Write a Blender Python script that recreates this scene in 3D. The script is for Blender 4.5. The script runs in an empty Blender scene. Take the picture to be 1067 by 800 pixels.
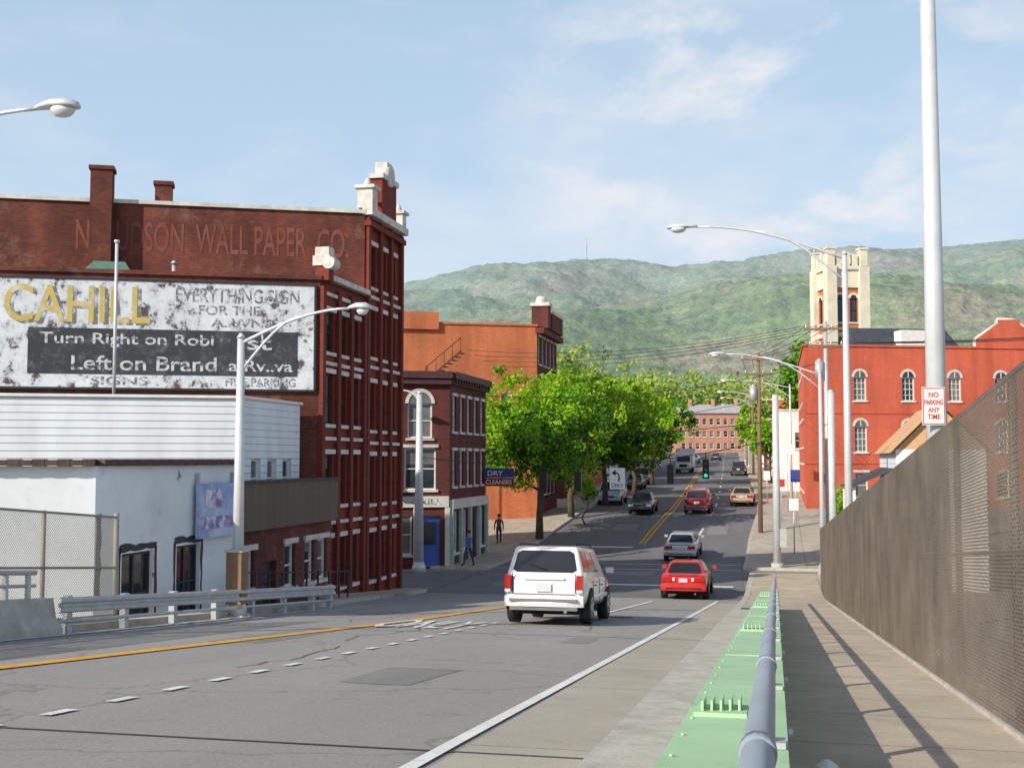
import bpy, math, random
import numpy as np
from mathutils import Vector, Matrix
random.seed(7)
E=5.5; F=1250.0; HZ=478.0
ANG=math.radians(12.32); CA=math.cos(ANG); SA=math.sin(ANG)
# ---- image pixel column/row plus estimated depth -> world metres (x across street, y along street)
def K(b,D,v=None):
    X=(b-533.5)*D/F
    t=X*CA-D*SA; s=X*SA+D*CA
    if v is None: return (t,s)
    return (t,s,E+(HZ-v)*D/F)
def g(s): return float(np.interp(s,[-1e4,64,70,86,116,155,253,300,500,1e4],[0,0,.25,1.6,2.5,3.65,5.5,7,8,8]))
def deck(s): return 4.1-.086*s
def zr(s):
    d=deck(s); return (d+math.sqrt(d*d+.03))/2+g(s)
def cx(s): return float(np.interp(s,[0,74,88.6,116,156,253,305,500],[-7.8,-7.8,-7.4,-8.2,-9.6,-13.3,-15,-20]))
scene=bpy.context.scene
# ================= materials =================
def newmat(n):
    m=bpy.data.materials.new(n); m.use_nodes=True
    nt=m.node_tree; b=nt.nodes['Principled BSDF']; return m,nt,b
def N(nt,t,**k):
    n=nt.nodes.new(t)
    for a,v in k.items(): setattr(n,a,v)
    return n
def mul(c,f): return (min(c[0]*f,1),min(c[1]*f,1),min(c[2]*f,1),1)
def noise(nt,scale,detail=5,coord='Object',rough=.6,stretch=None):
    tc=N(nt,'ShaderNodeTexCoord'); no=N(nt,'ShaderNodeTexNoise')
    no.inputs['Scale'].default_value=scale; no.inputs['Detail'].default_value=detail; no.inputs['Roughness'].default_value=rough
    if stretch:
        mp=N(nt,'ShaderNodeMapping'); mp.inputs['Scale'].default_value=stretch
        nt.links.new(tc.outputs[coord],mp.inputs['Vector']); nt.links.new(mp.outputs[0],no.inputs['Vector'])
    else: nt.links.new(tc.outputs[coord],no.inputs['Vector'])
    return no
def ramp(nt,src,stops):
    r=N(nt,'ShaderNodeValToRGB'); el=r.color_ramp.elements
    while len(el)<len(stops): el.new(.5)
    for e,(p,c) in zip(el,stops):
        e.position=p; e.color=c if len(c)==4 else (c[0],c[1],c[2],1)
    nt.links.new(src,r.inputs[0]); return r
def mixc(nt,fac,a,b,mode='MIX'):
    m=N(nt,'ShaderNodeMix',data_type='RGBA',blend_type=mode)
    for s,v in ((0,fac),(6,a),(7,b)):
        if hasattr(v,'links'): nt.links.new(v,m.inputs[s])
        else: m.inputs[s].default_value=v
    return m.outputs[2]
def M(name,c,rough=.8,var=.15,scale=2.,bump=0.,metal=0.,bscale=None,coat=0,stretch=None,spec=.5):
    m,nt,b=newmat(name)
    no=noise(nt,scale,6,stretch=stretch)
    r=ramp(nt,no.outputs[0],[(.3,mul(c,1-var)),(.7,mul(c,1+var))])
    nt.links.new(r.outputs[0],b.inputs['Base Color'])
    b.inputs['Roughness'].default_value=rough; b.inputs['Metallic'].default_value=metal
    b.inputs['Coat Weight'].default_value=coat; b.inputs['Specular IOR Level'].default_value=spec
    if bump:
        n2=noise(nt,bscale or scale*8,4); bp=N(nt,'ShaderNodeBump'); bp.inputs['Strength'].default_value=bump; bp.inputs['Distance'].default_value=.02
        nt.links.new(n2.outputs[0],bp.inputs['Height']); nt.links.new(bp.outputs[0],b.inputs['Normal'])
    return m
def brick(name,c1,c2,mortar,stain=.45,sc=.35,white=None):
    m,nt,b=newmat(name)
    tc=N(nt,'ShaderNodeTexCoord'); bt=N(nt,'ShaderNodeTexBrick')
    nt.links.new(tc.outputs['UV'],bt.inputs['Vector'])
    for k,v in (('Color1',mul(c1,1)),('Color2',mul(c2,1)),('Mortar',mul(mortar,1)),('Scale',1.),('Mortar Size',.009),('Brick Width',.22),('Row Height',.078)):
        bt.inputs[k].default_value=v
    no=noise(nt,sc,8,rough=.7)
    r=ramp(nt,no.outputs[0],[(.32,(1-stain,1-stain,1-stain)),(.68,(1.0,1.0,1.0))])
    o=mixc(nt,1.0,bt.outputs['Color'],r.outputs[0],'MULTIPLY')
    n2=noise(nt,1.2,6,stretch=(1,1,.12))
    r2=ramp(nt,n2.outputs[0],[(.35,(.72,.72,.72)),(.6,(1,1,1))])
    o=mixc(nt,.8,o,r2.outputs[0],'MULTIPLY')
    if white:
        n3=noise(nt,.9,9,rough=.75); r3=ramp(nt,n3.outputs[0],[(.55,(0,0,0)),(.70,(.5,.5,.5))])
        o=mixc(nt,r3.outputs[0],o,mul(white,1))
    nt.links.new(o,b.inputs['Base Color']); b.inputs['Roughness'].default_value=.9
    bp=N(nt,'ShaderNodeBump'); bp.inputs['Strength'].default_value=.4; bp.inputs['Distance'].default_value=.01
    nt.links.new(bt.outputs['Fac'],bp.inputs['Height']); bp.invert=True
    nt.links.new(bp.outputs[0],b.inputs['Normal'])
    return m
def worn(name,ca,cb,scale=1.5,lo=.48,hi=.56,rough=.85,stretch=None,cc=None):
    m,nt,b=newmat(name)
    no=noise(nt,scale,10,rough=.72,stretch=stretch)
    st=[(lo,mul(ca,1)),(hi,mul(cb,1))]
    if cc: st.append((hi+.1,mul(cc,1)))
    r=ramp(nt,no.outputs[0],st)
    n2=noise(nt,scale*.3,4); r2=ramp(nt,n2.outputs[0],[(.3,(.8,.8,.8)),(.7,(1,1,1))])
    o=mixc(nt,1.,r.outputs[0],r2.outputs[0],'MULTIPLY')
    nt.links.new(o,b.inputs['Base Color']); b.inputs['Roughness'].default_value=rough
    return m
def siding(name,c,pitch=.2,bs=.6,vertical=False,var=.06):
    m,nt,b=newmat(name)
    tc=N(nt,'ShaderNodeTexCoord'); sp=N(nt,'ShaderNodeSeparateXYZ'); nt.links.new(tc.outputs['UV'],sp.inputs[0])
    d=N(nt,'ShaderNodeMath',operation='DIVIDE'); d.inputs[1].default_value=pitch; nt.links.new(sp.outputs[0 if vertical else 1],d.inputs[0])
    f=N(nt,'ShaderNodeMath',operation='FRACT'); nt.links.new(d.outputs[0],f.inputs[0])
    r0=ramp(nt,f.outputs[0],[(0,(0,0,0)),(.12,(1,1,1)),(1,(.6,.6,.6))])
    bp=N(nt,'ShaderNodeBump'); bp.inputs['Strength'].default_value=bs; bp.inputs['Distance'].default_value=.03
    nt.links.new(r0.outputs[0],bp.inputs['Height']); nt.links.new(bp.outputs[0],b.inputs['Normal'])
    no=noise(nt,1.1,8,stretch=(1,1,.3)); r=ramp(nt,no.outputs[0],[(.3,mul(c,1-var*2)),(.65,mul(c,1+var))])
    seam_shade=ramp(nt,f.outputs[0],[(0,(.55,.55,.55)),(.09,(1,1,1))])  # shade along each board seam is put into the colour
    nt.links.new(mixc(nt,.7,r.outputs[0],seam_shade.outputs[0],'MULTIPLY'),b.inputs['Base Color']); b.inputs['Roughness'].default_value=.6
    return m
def asphalt(name,c,patch=.3):
    m,nt,b=newmat(name)
    a=noise(nt,.25,7,rough=.65,stretch=(1,.18,1)); ra=ramp(nt,a.outputs[0],[(.3,mul(c,1-patch)),(.5,mul(c,1)),(.72,mul(c,1+patch))])
    f=noise(nt,45,3); rf=ramp(nt,f.outputs[0],[(.3,(.68,.68,.68)),(.7,(1.0,1.0,1.0))])
    o=mixc(nt,1,ra.outputs[0],rf.outputs[0],'MULTIPLY')
    sp=noise(nt,2.2,8,rough=.75); rs_=ramp(nt,sp.outputs[0],[(.30,(.62,.62,.62)),(.42,(1,1,1))])
    o=mixc(nt,.7,o,rs_.outputs[0],'MULTIPLY')
    tc=N(nt,'ShaderNodeTexCoord'); nz=noise(nt,.8,4); vm=N(nt,'ShaderNodeVectorMath',operation='ADD')
    sc=N(nt,'ShaderNodeVectorMath',operation='SCALE'); sc.inputs['Scale'].default_value=1.2
    nt.links.new(nz.outputs['Color'],sc.inputs[0]); nt.links.new(tc.outputs['Object'],vm.inputs[0]); nt.links.new(sc.outputs[0],vm.inputs[1])
    vo=N(nt,'ShaderNodeTexVoronoi',feature='DISTANCE_TO_EDGE'); vo.inputs['Scale'].default_value=.22; nt.links.new(vm.outputs[0],vo.inputs['Vector'])
    rc=ramp(nt,vo.outputs['Distance'],[(.0,(.4,.4,.4)),(.009,(1,1,1))])
    o=mixc(nt,.55,o,rc.outputs[0],'MULTIPLY')
    nt.links.new(o,b.inputs['Base Color']); b.inputs['Roughness'].default_value=.85
    bp=N(nt,'ShaderNodeBump'); bp.inputs['Strength'].default_value=.25; bp.inputs['Distance'].default_value=.01
    nt.links.new(f.outputs[0],bp.inputs['Height']); nt.links.new(bp.outputs[0],b.inputs['Normal'])
    return m
def slabs(name,c,w=1.5,h=1.5,mortar=.012,var=.2):
    m,nt,b=newmat(name)
    tc=N(nt,'ShaderNodeTexCoord'); bt=N(nt,'ShaderNodeTexBrick'); bt.offset=0
    nt.links.new(tc.outputs['UV'],bt.inputs['Vector'])
    for k,v in (('Color1',mul(c,1)),('Color2',mul(c,.92)),('Mortar',mul(c,.35)),('Scale',1.),('Mortar Size',mortar),('Brick Width',w),('Row Height',h)): bt.inputs[k].default_value=v
    no=noise(nt,.9,9,rough=.7); r=ramp(nt,no.outputs[0],[(.3,(1-var*1.6,)*3),(.65,(1,1,1))])
    o=mixc(nt,1,bt.outputs['Color'],r.outputs[0],'MULTIPLY')
    n2=noise(nt,60,2); r2=ramp(nt,n2.outputs[0],[(.3,(.8,.8,.8)),(.7,(1,1,1))])
    o=mixc(nt,1,o,r2.outputs[0],'MULTIPLY')
    nt.links.new(o,b.inputs['Base Color']); b.inputs['Roughness'].default_value=.9
    return m
def leafmat(name,c,tf=.4):
    m,nt,b=newmat(name)
    no=noise(nt,1.3,3); r=ramp(nt,no.outputs[0],[(.3,mul(c,.7)),(.7,mul(c,1.3))])
    nt.links.new(r.outputs[0],b.inputs['Base Color']); b.inputs['Roughness'].default_value=.6; b.inputs['Specular IOR Level'].default_value=.25
    tr=N(nt,'ShaderNodeBsdfTranslucent'); nt.links.new(r.outputs[0],tr.inputs[0])
    ms=N(nt,'ShaderNodeMixShader'); ms.inputs[0].default_value=tf
    nt.links.new(b.outputs[0],ms.inputs[1]); nt.links.new(tr.outputs[0],ms.inputs[2]); nt.links.new(ms.outputs[0],nt.nodes['Material Output'].inputs[0])
    return m
m_glass=M('window_glass',(.03,.04,.05),.08,.5,.9)
m_glass2=M('window_glass_blind',(.16,.16,.15),.25,.4,.7)
m_carglass=M('car_glass',(.02,.025,.03),.05,.2,1)
m_white=M('white_paint',(.80,.79,.76),.6,.1,3)
m_stone=M('pale_stone',(.64,.61,.55),.85,.25,2.5)
m_darktrim=M('dark_trim',(.03,.03,.035),.6,.2,2)
m_galv=M('galvanised_steel',(.50,.52,.53),.45,.14,4,metal=.3)
m_galv2=M('aluminium_pole',(.64,.65,.66),.4,.08,3,metal=.2)
m_brick_dark=brick('weathered_brick',(.33,.065,.034),(.19,.045,.03),(.18,.09,.065),.68,white=(.34,.19,.15))
m_brick_red=brick('facade_brick',(.32,.042,.018),(.23,.033,.016),(.16,.055,.035),.35)
m_brick_orange=brick('orange_brick',(.80,.22,.075),(.68,.18,.06),(.52,.2,.11),.25)
m_brick_right=brick('painted_red_brick',(.84,.16,.08),(.74,.135,.068),(.6,.15,.09),.18)
m_brick_maroon=brick('maroon_brick',(.22,.038,.028),(.14,.03,.025),(.12,.06,.05),.4)
m_siding=siding('white_siding',(.78,.81,.85),.22)
m_asph=asphalt('asphalt_bridge',(.38,.36,.335),.15)
m_asph2=asphalt('asphalt_street',(.20,.197,.20),.2)
m_conc=slabs('concrete_sidewalk',(.64,.53,.40),1.8,1.8)
m_conc2=slabs('concrete_pavement',(.60,.52,.42),1.5,1.5)
m_shoulder=slabs('concrete_shoulder',(.52,.465,.385),40,4.5,.01,.14)
m_kerb=M('kerb_concrete',(.48,.45,.40),.9,.2,3,bump=.3)
m_line=worn('road_paint_white',(.55,.54,.52),(.84,.83,.80),5,.34,.44)
m_yel=worn('road_paint_yellow',(.45,.32,.12),(.84,.42,.035),5,.34,.44)
m_black=M('black_rubber',(.02,.02,.02),.7,.2,6)
m_black2=M('black_housing',(.015,.015,.015),.5,.2,6)
m_wood=M('pole_wood',(.22,.135,.08),.9,.3,3,stretch=(3,3,.2))
m_bark=M('bark',(.10,.07,.05),.95,.35,6,bump=.6,stretch=(1,1,.3))
m_green=worn('girder_green_paint',(.42,.26,.13),(.37,.61,.33),3.6,.32,.35,.55,cc=(.44,.68,.39))
m_pipe=worn('rail_pipe_paint',(.25,.22,.2),(.36,.42,.50),5,.30,.34,.4)
m_roof=M('roof_dark',(.06,.055,.055),.9,.3,2)
m_tile=M('roof_tile',(.09,.05,.04),.8,.4,6)
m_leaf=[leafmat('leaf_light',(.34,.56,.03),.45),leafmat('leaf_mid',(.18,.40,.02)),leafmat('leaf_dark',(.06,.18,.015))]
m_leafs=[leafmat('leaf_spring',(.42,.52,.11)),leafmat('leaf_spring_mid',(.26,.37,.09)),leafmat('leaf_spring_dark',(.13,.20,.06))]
# ================= mesh builder =================
class MB:
    def __init__(s): s.v=[];s.f=[];s.m=[];s.mats=[];s.X=Matrix.Identity(4);s.mods=[];s.smooth=False;s.sm=[]
    def mi(s,mat):
        if mat not in s.mats: s.mats.append(mat)
        return s.mats.index(mat)
    def vs(s,pts):
        i=len(s.v); s.v+= [s.X@Vector(p) for p in pts]; return i
    def face(s,pts,mat,sm=False):
        i=s.vs(pts); s.f.append(tuple(range(i,i+len(pts)))); s.m.append(s.mi(mat)); s.sm.append(sm)
    def box(s,c,d,mat,R=None):
        hx,hy,hz=d[0]/2,d[1]/2,d[2]/2; P=[]
        for z in(-hz,hz):
            for x,y in((-hx,-hy),(hx,-hy),(hx,hy),(-hx,hy)):
                p=Vector((x,y,z)); p=(R@p) if R else p; P.append(p+Vector(c))
        i=s.vs(P); k=s.mi(mat)
        for f in((0,3,2,1),(4,5,6,7),(0,1,5,4),(1,2,6,5),(2,3,7,6),(3,0,4,7)):
            s.f.append(tuple(i+a for a in f)); s.m.append(k); s.sm.append(False)
    def loft(s,rings,mat,caps=True,sm=True):
        n=len(rings[0]); i=s.vs([p for r in rings for p in r]); k=s.mi(mat)
        for a in range(len(rings)-1):
            for b in range(n):
                c=(b+1)%n; s.f.append((i+a*n+b,i+a*n+c,i+(a+1)*n+c,i+(a+1)*n+b)); s.m.append(k); s.sm.append(sm)
        if caps:
            s.f.append(tuple(i+b for b in reversed(range(n)))); s.m.append(k); s.sm.append(False)
            j=i+(len(rings)-1)*n; s.f.append(tuple(j+b for b in range(n))); s.m.append(k); s.sm.append(False)
    def tube(s,path,r,mat,n=10,caps=True):
        path=[Vector(p) for p in path]; rs=r if isinstance(r,(list,tuple)) else [r]*len(path); R=[]
        pu=None
        for i,p in enumerate(path):
            d=(path[min(i+1,len(path)-1)]-path[max(i-1,0)]).normalized()
            if pu is None: pu=Vector((0,0,1)) if abs(d.z)<.9 else Vector((1,0,0))
            a=d.cross(pu).normalized(); b=a.cross(d).normalized(); pu=b
            R.append([p+(a*math.cos(2*math.pi*k/n)+b*math.sin(2*math.pi*k/n))*rs[i] for k in range(n)])
        s.loft(R,mat,caps)
    def obj(s,name,origin=(0,0,0)):
        o=Vector(origin); me=bpy.data.meshes.new(name)
        me.from_pydata([tuple(p-o) for p in s.v],[],s.f)
        for m in s.mats: me.materials.append(m)
        me.polygons.foreach_set('material_index',s.m); me.polygons.foreach_set('use_smooth',s.sm)
        uv=me.uv_layers.new(name='UVMap'); vv=s.v
        for p in me.polygons:
            n=p.normal
            if abs(n.z)>.7:
                for li in p.loop_indices:
                    q=vv[me.loops[li].vertex_index]; uv.data[li].uv=(q.x,q.y)
            else:
                l=math.hypot(n.x,n.y) or 1; tx,ty=-n.y/l,n.x/l
                for li in p.loop_indices:
                    q=vv[me.loops[li].vertex_index]; uv.data[li].uv=(q.x*tx+q.y*ty,q.z)
        me.update(); ob=bpy.data.objects.new(name,me); scene.collection.objects.link(ob); ob.location=o
        for k,kw in s.mods:
            md=ob.modifiers.new(k,k)
            for a,b in kw.items(): setattr(md,a,b)
        return ob
class Thing:
    def __init__(s,name,origin=(0,0,0)): s.name=name;s.o=Vector(origin);s.p={};s.X=Matrix.Identity(4);s.extra=[]
    def __getitem__(s,k):
        if k not in s.p: s.p[k]=MB(); s.p[k].X=s.X
        return s.p[k]
    def done(s):
        e=bpy.data.objects.new(s.name,None); scene.collection.objects.link(e); e.location=s.o; e.empty_display_size=.3
        for k,b in s.p.items():
            ob=b.obj(k,s.o); ob.location=(0,0,0); ob.parent=e
        for ob in s.extra:
            ob.parent=e; ob.matrix_parent_inverse=Matrix.Translation(-s.o)
        return e
def single(name,mb,origin=(0,0,0)): return mb.obj(name,origin)
def text(body,mat,center,right,up,w,h,ext=0.0):
    """flat lettering fitted to w x h metres, centred"""
    cu=bpy.data.curves.new('lettering','FONT'); cu.body=body; cu.align_x='CENTER'; cu.align_y='CENTER'; cu.size=1; cu.extrude=ext
    cu.offset=.012
    cu.materials.append(mat); ob=bpy.data.objects.new('lettering',cu); scene.collection.objects.link(ob)
    bpy.context.view_layer.update(); d=ob.dimensions
    bb=[Vector(c) for c in ob.bound_box]; mx=(min(b.x for b in bb)+max(b.x for b in bb))/2; my=(min(b.y for b in bb)+max(b.y for b in bb))/2
    sx=w/max(d.x,.01); sy=h/max(d.y,.01)
    r=Vector(right).normalized(); u=Vector(up).normalized(); n=r.cross(u).normalized()
    L=Matrix(((r.x,u.x,n.x,0),(r.y,u.y,n.y,0),(r.z,u.z,n.z,0),(0,0,0,1)))
    ob.matrix_world=Matrix.Translation(Vector(center))@L@Matrix.Diagonal((sx,sy,1,1))@Matrix.Translation((-mx,-my,0))
    return ob
# ================= walls with real openings =================
UP=Vector((0,0,1))
def wall(T,A,B,z0,z1,ops,mw,frame=m_white,recess=.16,sill=m_stone,pn='walls'):
    A=Vector((A[0],A[1],0)); B=Vector((B[0],B[1],0)); d=(B-A); L=d.length; d.normalize(); n=d.cross(UP)
    P=lambda u,z,o=0: A+d*u+UP*z+n*o
    us=sorted({0,L}|{min(max(o[0],0.01),L-.01) for o in ops}|{min(max(o[0]+o[2],.01),L-.01) for o in ops}); zs=sorted({z0,z1}|{o[1] for o in ops}|{o[1]+o[3] for o in ops})
    W=T[pn]; G=T['windows']; Rm=Matrix((d,n,UP)).transposed()
    for i in range(len(us)-1):
        for j in range(len(zs)-1):
            uc=(us[i]+us[i+1])/2; zc=(zs[j]+zs[j+1])/2
            if any(o[0]<uc<o[0]+o[2] and o[1]<zc<o[1]+o[3] for o in ops): continue
            W.face([P(us[i],zs[j]),P(us[i+1],zs[j]),P(us[i+1],zs[j+1]),P(us[i],zs[j+1])],mw)
    for o in ops:
        u,z,w,h=o[:4]; st=o[4] if len(o)>4 else 'sash'; r=-recess
        W.face([P(u,z),P(u,z+h),P(u,z+h,r),P(u,z,r)],mw); W.face([P(u+w,z+h),P(u+w,z),P(u+w,z,r),P(u+w,z+h,r)],mw)
        W.face([P(u,z+h),P(u+w,z+h),P(u+w,z+h,r),P(u,z+h,r)],mw); W.face([P(u+w,z),P(u,z),P(u,z,r),P(u+w,z,r)],sill)
        gm=m_glass if random.random()<.7 or 'dark' in st else m_glass2
        if 'door' in st:
            G.face([P(u,z,r),P(u+w,z,r),P(u+w,z+h,r),P(u,z+h,r)],o[5])
            G.box(P(u+w/2,z+h*.65,r+.01),(w*.6,.02,h*.45),m_glass,Rm)
        else:
            zb_=z+h*(1-.25-.4*random.random()) if random.random()<.45 and 'dark' not in st else z+h
            G.face([P(u,z,r),P(u+w,z,r),P(u+w,zb_,r),P(u,zb_,r)],gm)
            if zb_<z+h: G.face([P(u,zb_,r),P(u+w,zb_,r),P(u+w,z+h,r),P(u,z+h,r)],m_glass2)
            ft=.07
            for c,s in ((P(u+ft/2,z+h/2,r+.03),(ft,.06,h)),(P(u+w-ft/2,z+h/2,r+.03),(ft,.06,h)),(P(u+w/2,z+ft/2,r+.03),(w-2*ft,.06,ft)),(P(u+w/2,z+h-ft/2,r+.03),(w-2*ft,.06,ft)),(P(u+w/2,z+h*.5,r+.025),(w-2*ft,.05,.05))):
                G.box(c,s,frame,Rm)
            if 'grid' in st:
                for k in range(1,3): G.box(P(u+w*k/3,z+h/2,r+.02),(.035,.03,h-2*ft),frame,Rm)
                for k in (1,3): G.box(P(u+w/2,z+h*k/4,r+.018),(w-2*ft,.028,.035),frame,Rm)
            if 'mull' in st: G.box(P(u+w/2,z+h/2,r+.022),(.07,.04,h-2*ft),frame,Rm)
            W.box(P(u+w/2,z-.06,.04),(w+.2,.1,.12),sill,Rm)
            if 'arch' in st:
                c=P(u+w/2,z+h,0.0); nn=16
                pts=[c+n*.012+d*(w/2*math.cos(math.pi*k/nn))+UP*(w/2*math.sin(math.pi*k/nn)) for k in range(nn+1)]
                G.face(pts,gm)
                for k in range(nn):
                    a0=math.pi*k/nn;a1=math.pi*(k+1)/nn
                    q=lambda a,rr,o:c+n*o+d*(rr*math.cos(a))+UP*(rr*math.sin(a))
                    r0=w/2-.04;r1=w/2+.13
                    W.face([q(a0,r0,.05),q(a0,r1,.05),q(a1,r1,.05),q(a1,r0,.05)],sill)
                    W.face([q(a0,r1,.05),q(a0,r1,0),q(a1,r1,0),q(a1,r1,.05)],sill)
                    W.face([q(a0,r0,0),q(a0,r0,.05),q(a1,r0,.05),q(a1,r0,0)],sill)
                G.box(c+n*.03+UP*w*.24,(.05,.03,w*.46),frame,Rm)
            elif 'lint' in st: W.box(P(u+w/2,z+h+.10,.03),(w+.24,.1,.16),sill,Rm)
def building(name,pts,z0,z1,mw,ops={},cop=m_stone,cw=.16,ch=.14,roofm=m_roof,frame=m_white,extra=None,wm={}):
    T=Thing(name,(pts[0][0],pts[0][1],z0)); n=len(pts)
    for i in range(n):
        a,b=pts[i],pts[(i+1)%n]; wall(T,a,b,z0,z1,ops.get(i,[]),wm.get(i,mw),frame)
        A=Vector((*a,0));B=Vector((*b,0));d=(B-A).normalized();nn=d.cross(UP);Rm=Matrix((d,nn,UP)).transposed()
        if cop: T['coping'].box((A+B)/2+UP*(z1+ch/2)+nn*.0-nn*.06,((B-A).length+.1,.3+cw*0,ch),cop,Rm)
    T['roof'].face([(p[0],p[1],z1-.35) for p in pts],roofm)
    if extra: extra(T)
    return T.done()
SD=Vector((9.3,4.2)).normalized()   # cross-street direction (to the right)
def left(p,L): return (p[0]-SD.x*L,p[1]-SD.y*L)
SN=Vector((SD.y,-SD.x,0)); SD3=Vector((SD.x,SD.y,0)); SR=Matrix((SD3,SN,UP)).transposed()
# ================= ground & roads =================
mg,nt,b=newmat('ground_soil_grass')
tc=N(nt,'ShaderNodeTexCoord'); sp=N(nt,'ShaderNodeSeparateXYZ'); nt.links.new(tc.outputs['Object'],sp.inputs[0])
mr=N(nt,'ShaderNodeMapRange'); mr.inputs[1].default_value=95; mr.inputs[2].default_value=170; nt.links.new(sp.outputs[1],mr.inputs[0])
n1=noise(nt,.15,8); r1=ramp(nt,n1.outputs[0],[(.35,(.20,.18,.15)),(.65,(.30,.27,.22))])
n2=noise(nt,.05,8); r2=ramp(nt,n2.outputs[0],[(.35,(.06,.11,.03)),(.65,(.12,.17,.05))])
nt.links.new(mixc(nt,mr.outputs[0],r1.outputs[0],r2.outputs[0]),b.inputs['Base Color']); b.inputs['Roughness'].default_value=1
gm=MB(); ss=[-4000,-200,0,64,70,78,86,100,116,135,155,200,253,300,400,500,900,2000,7000]
for a,c in zip(ss[:-1],ss[1:]):
    gm.face([(-6000,a,g(a)),(6000,a,g(a)),(6000,c,g(c)),(-6000,c,g(c))],mg)
single('ground',gm)
def frange(a,b,st):
    o=[];x=a
    while x<b-1e-6: o.append(x); x+=st
    return o+[b]
def ribbon(mb,fl,fr,s0,s1,zf,mat,st=2.):
    S=frange(s0,s1,st)
    for a,c in zip(S[:-1],S[1:]):
        mb.face([(fl(a),a,zf(a)),(fr(a),a,zf(a)),(fr(c),c,zf(c)),(fl(c),c,zf(c))],mat)
LE=lambda s: float(np.interp(s,[-40,31,37,47,58],[-12.3,-12.3,-13.2,-13.9,-14.0]))
rd=MB()
ribbon(rd,LE,lambda s:-1.0,-40,47,lambda s:zr(s),m_asph)
single('bridge_road',rd)
rd=MB()
ribbon(rd,lambda s:LE(s) if s<58 else cx(s)-6.2,lambda s:float(np.interp(s,[47,52,58,60],[-1.0,-1.3,-1.6,cx(60)+6.2])) if s<60 else cx(s)+6.2,47,500,lambda s:zr(s)+.006,m_asph2,3)
cr=[(-14.05,48.2),(-14.05,57.6)]
rd.face([(*left(cr[0],60),.012),(*cr[0],.02),(*cr[1],.02),(*left(cr[1],60),.012)],m_asph2)
single('street_road',rd)
sh=MB(); ribbon(sh,lambda s:-2.3,lambda s:-1.22,-40,44,lambda s:zr(s)+.004,m_shoulder); single('concrete_shoulder',sh)
bs=MB()
for a,c in zip(frange(-40,46,4)[:-1],frange(-40,46,4)[1:]):
    xl,xl2=LE(a)-.35,LE(c)-.35
    bs.face([(xl,a,-.2),(xl,a,zr(a)+.12),(xl2,c,zr(c)+.12),(xl2,c,-.2)],m_kerb)
    bs.face([(xl,a,zr(a)+.12),(LE(a),a,zr(a)+.12),(LE(c),c,zr(c)+.12),(xl2,c,zr(c)+.12)],m_kerb)
    bs.face([(LE(a),a,zr(a)+.12),(LE(a),a,zr(a)-.02),(LE(c),c,zr(c)-.02),(LE(c),c,zr(c)+.12)],m_kerb)
    bs.face([(2.2,a,zr(a)+.1),(2.2,a,-.2),(2.2,c,-.2),(2.2,c,zr(c)+.1)],m_kerb)
single('bridge_abutment',bs)
sw=MB()
zs_=lambda s: zr(s)+.15
ribbon(sw,lambda s:.03,lambda s:2.2,-40,58,zs_,m_conc)
ribbon(sw,lambda s:-1.22,lambda s:.03,36,58,lambda s:zr(s)+.146,m_conc)
S=frange(-40,58,3)
for a,c in zip(S[:-1],S[1:]):
    sw.face([(-1.22,a,zr(a)-.03),(-1.22,a,zr(a)+.15),(-1.22,c,zr(c)+.15),(-1.22,c,zr(c)-.03)][::-1],m_kerb)
    sw.face([(-1.22,a,zr(a)+.15),(-.42,a,zr(a)+.15),(-.42,c,zr(c)+.15),(-1.22,c,zr(c)+.15)] if c<=36 else [(-1.22,a,zr(a)+.15),(-1.0,a,zr(a)+.15),(-1.0,c,zr(c)+.15),(-1.22,c,zr(c)+.15)],m_kerb)
single('bridge_sidewalk',sw)
pv=MB()
def pave(fl,fr,s0,s1,kerb_side,mat=m_conc2,h=.13):
    S=frange(s0,s1,3)
    for a,c in zip(S[:-1],S[1:]):
        pv.face([(fl(a),a,zr(a)+h),(fr(a),a,zr(a)+h),(fr(c),c,zr(c)+h),(fl(c),c,zr(c)+h)],mat)
        f=fr if kerb_side>0 else fl
        q=[(f(a),a,zr(a)-.02),(f(c),c,zr(c)-.02),(f(c),c,zr(c)+h),(f(a),a,zr(a)+h)]
        pv.face(q if kerb_side>0 else q[::-1],m_kerb)
        k=.16*kerb_side
        pv.face([(f(a)-k,a,zr(a)+h+.004),(f(a),a,zr(a)+h+.004),(f(c),c,zr(c)+h+.004),(f(c)-k,c,zr(c)+h+.004)],m_kerb)
    for s in (s0,s1):
        pv.face([(fl(s),s,zr(s)-.05),(fr(s),s,zr(s)-.05),(fr(s),s,zr(s)+h),(fl(s),s,zr(s)+h)],m_kerb)
pave(lambda s:-20,lambda s:cx(s)-6.2,58.5,72,1)
pave(lambda s:-24,lambda s:cx(s)-6.2,72,300,1)
pave(lambda s:cx(s)+6.2,lambda s:7,61,300,-1)
pave(lambda s:-15.3,lambda s:LE(s),36,47.5,1,m_conc2)
single('street_pavement',pv)
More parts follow.
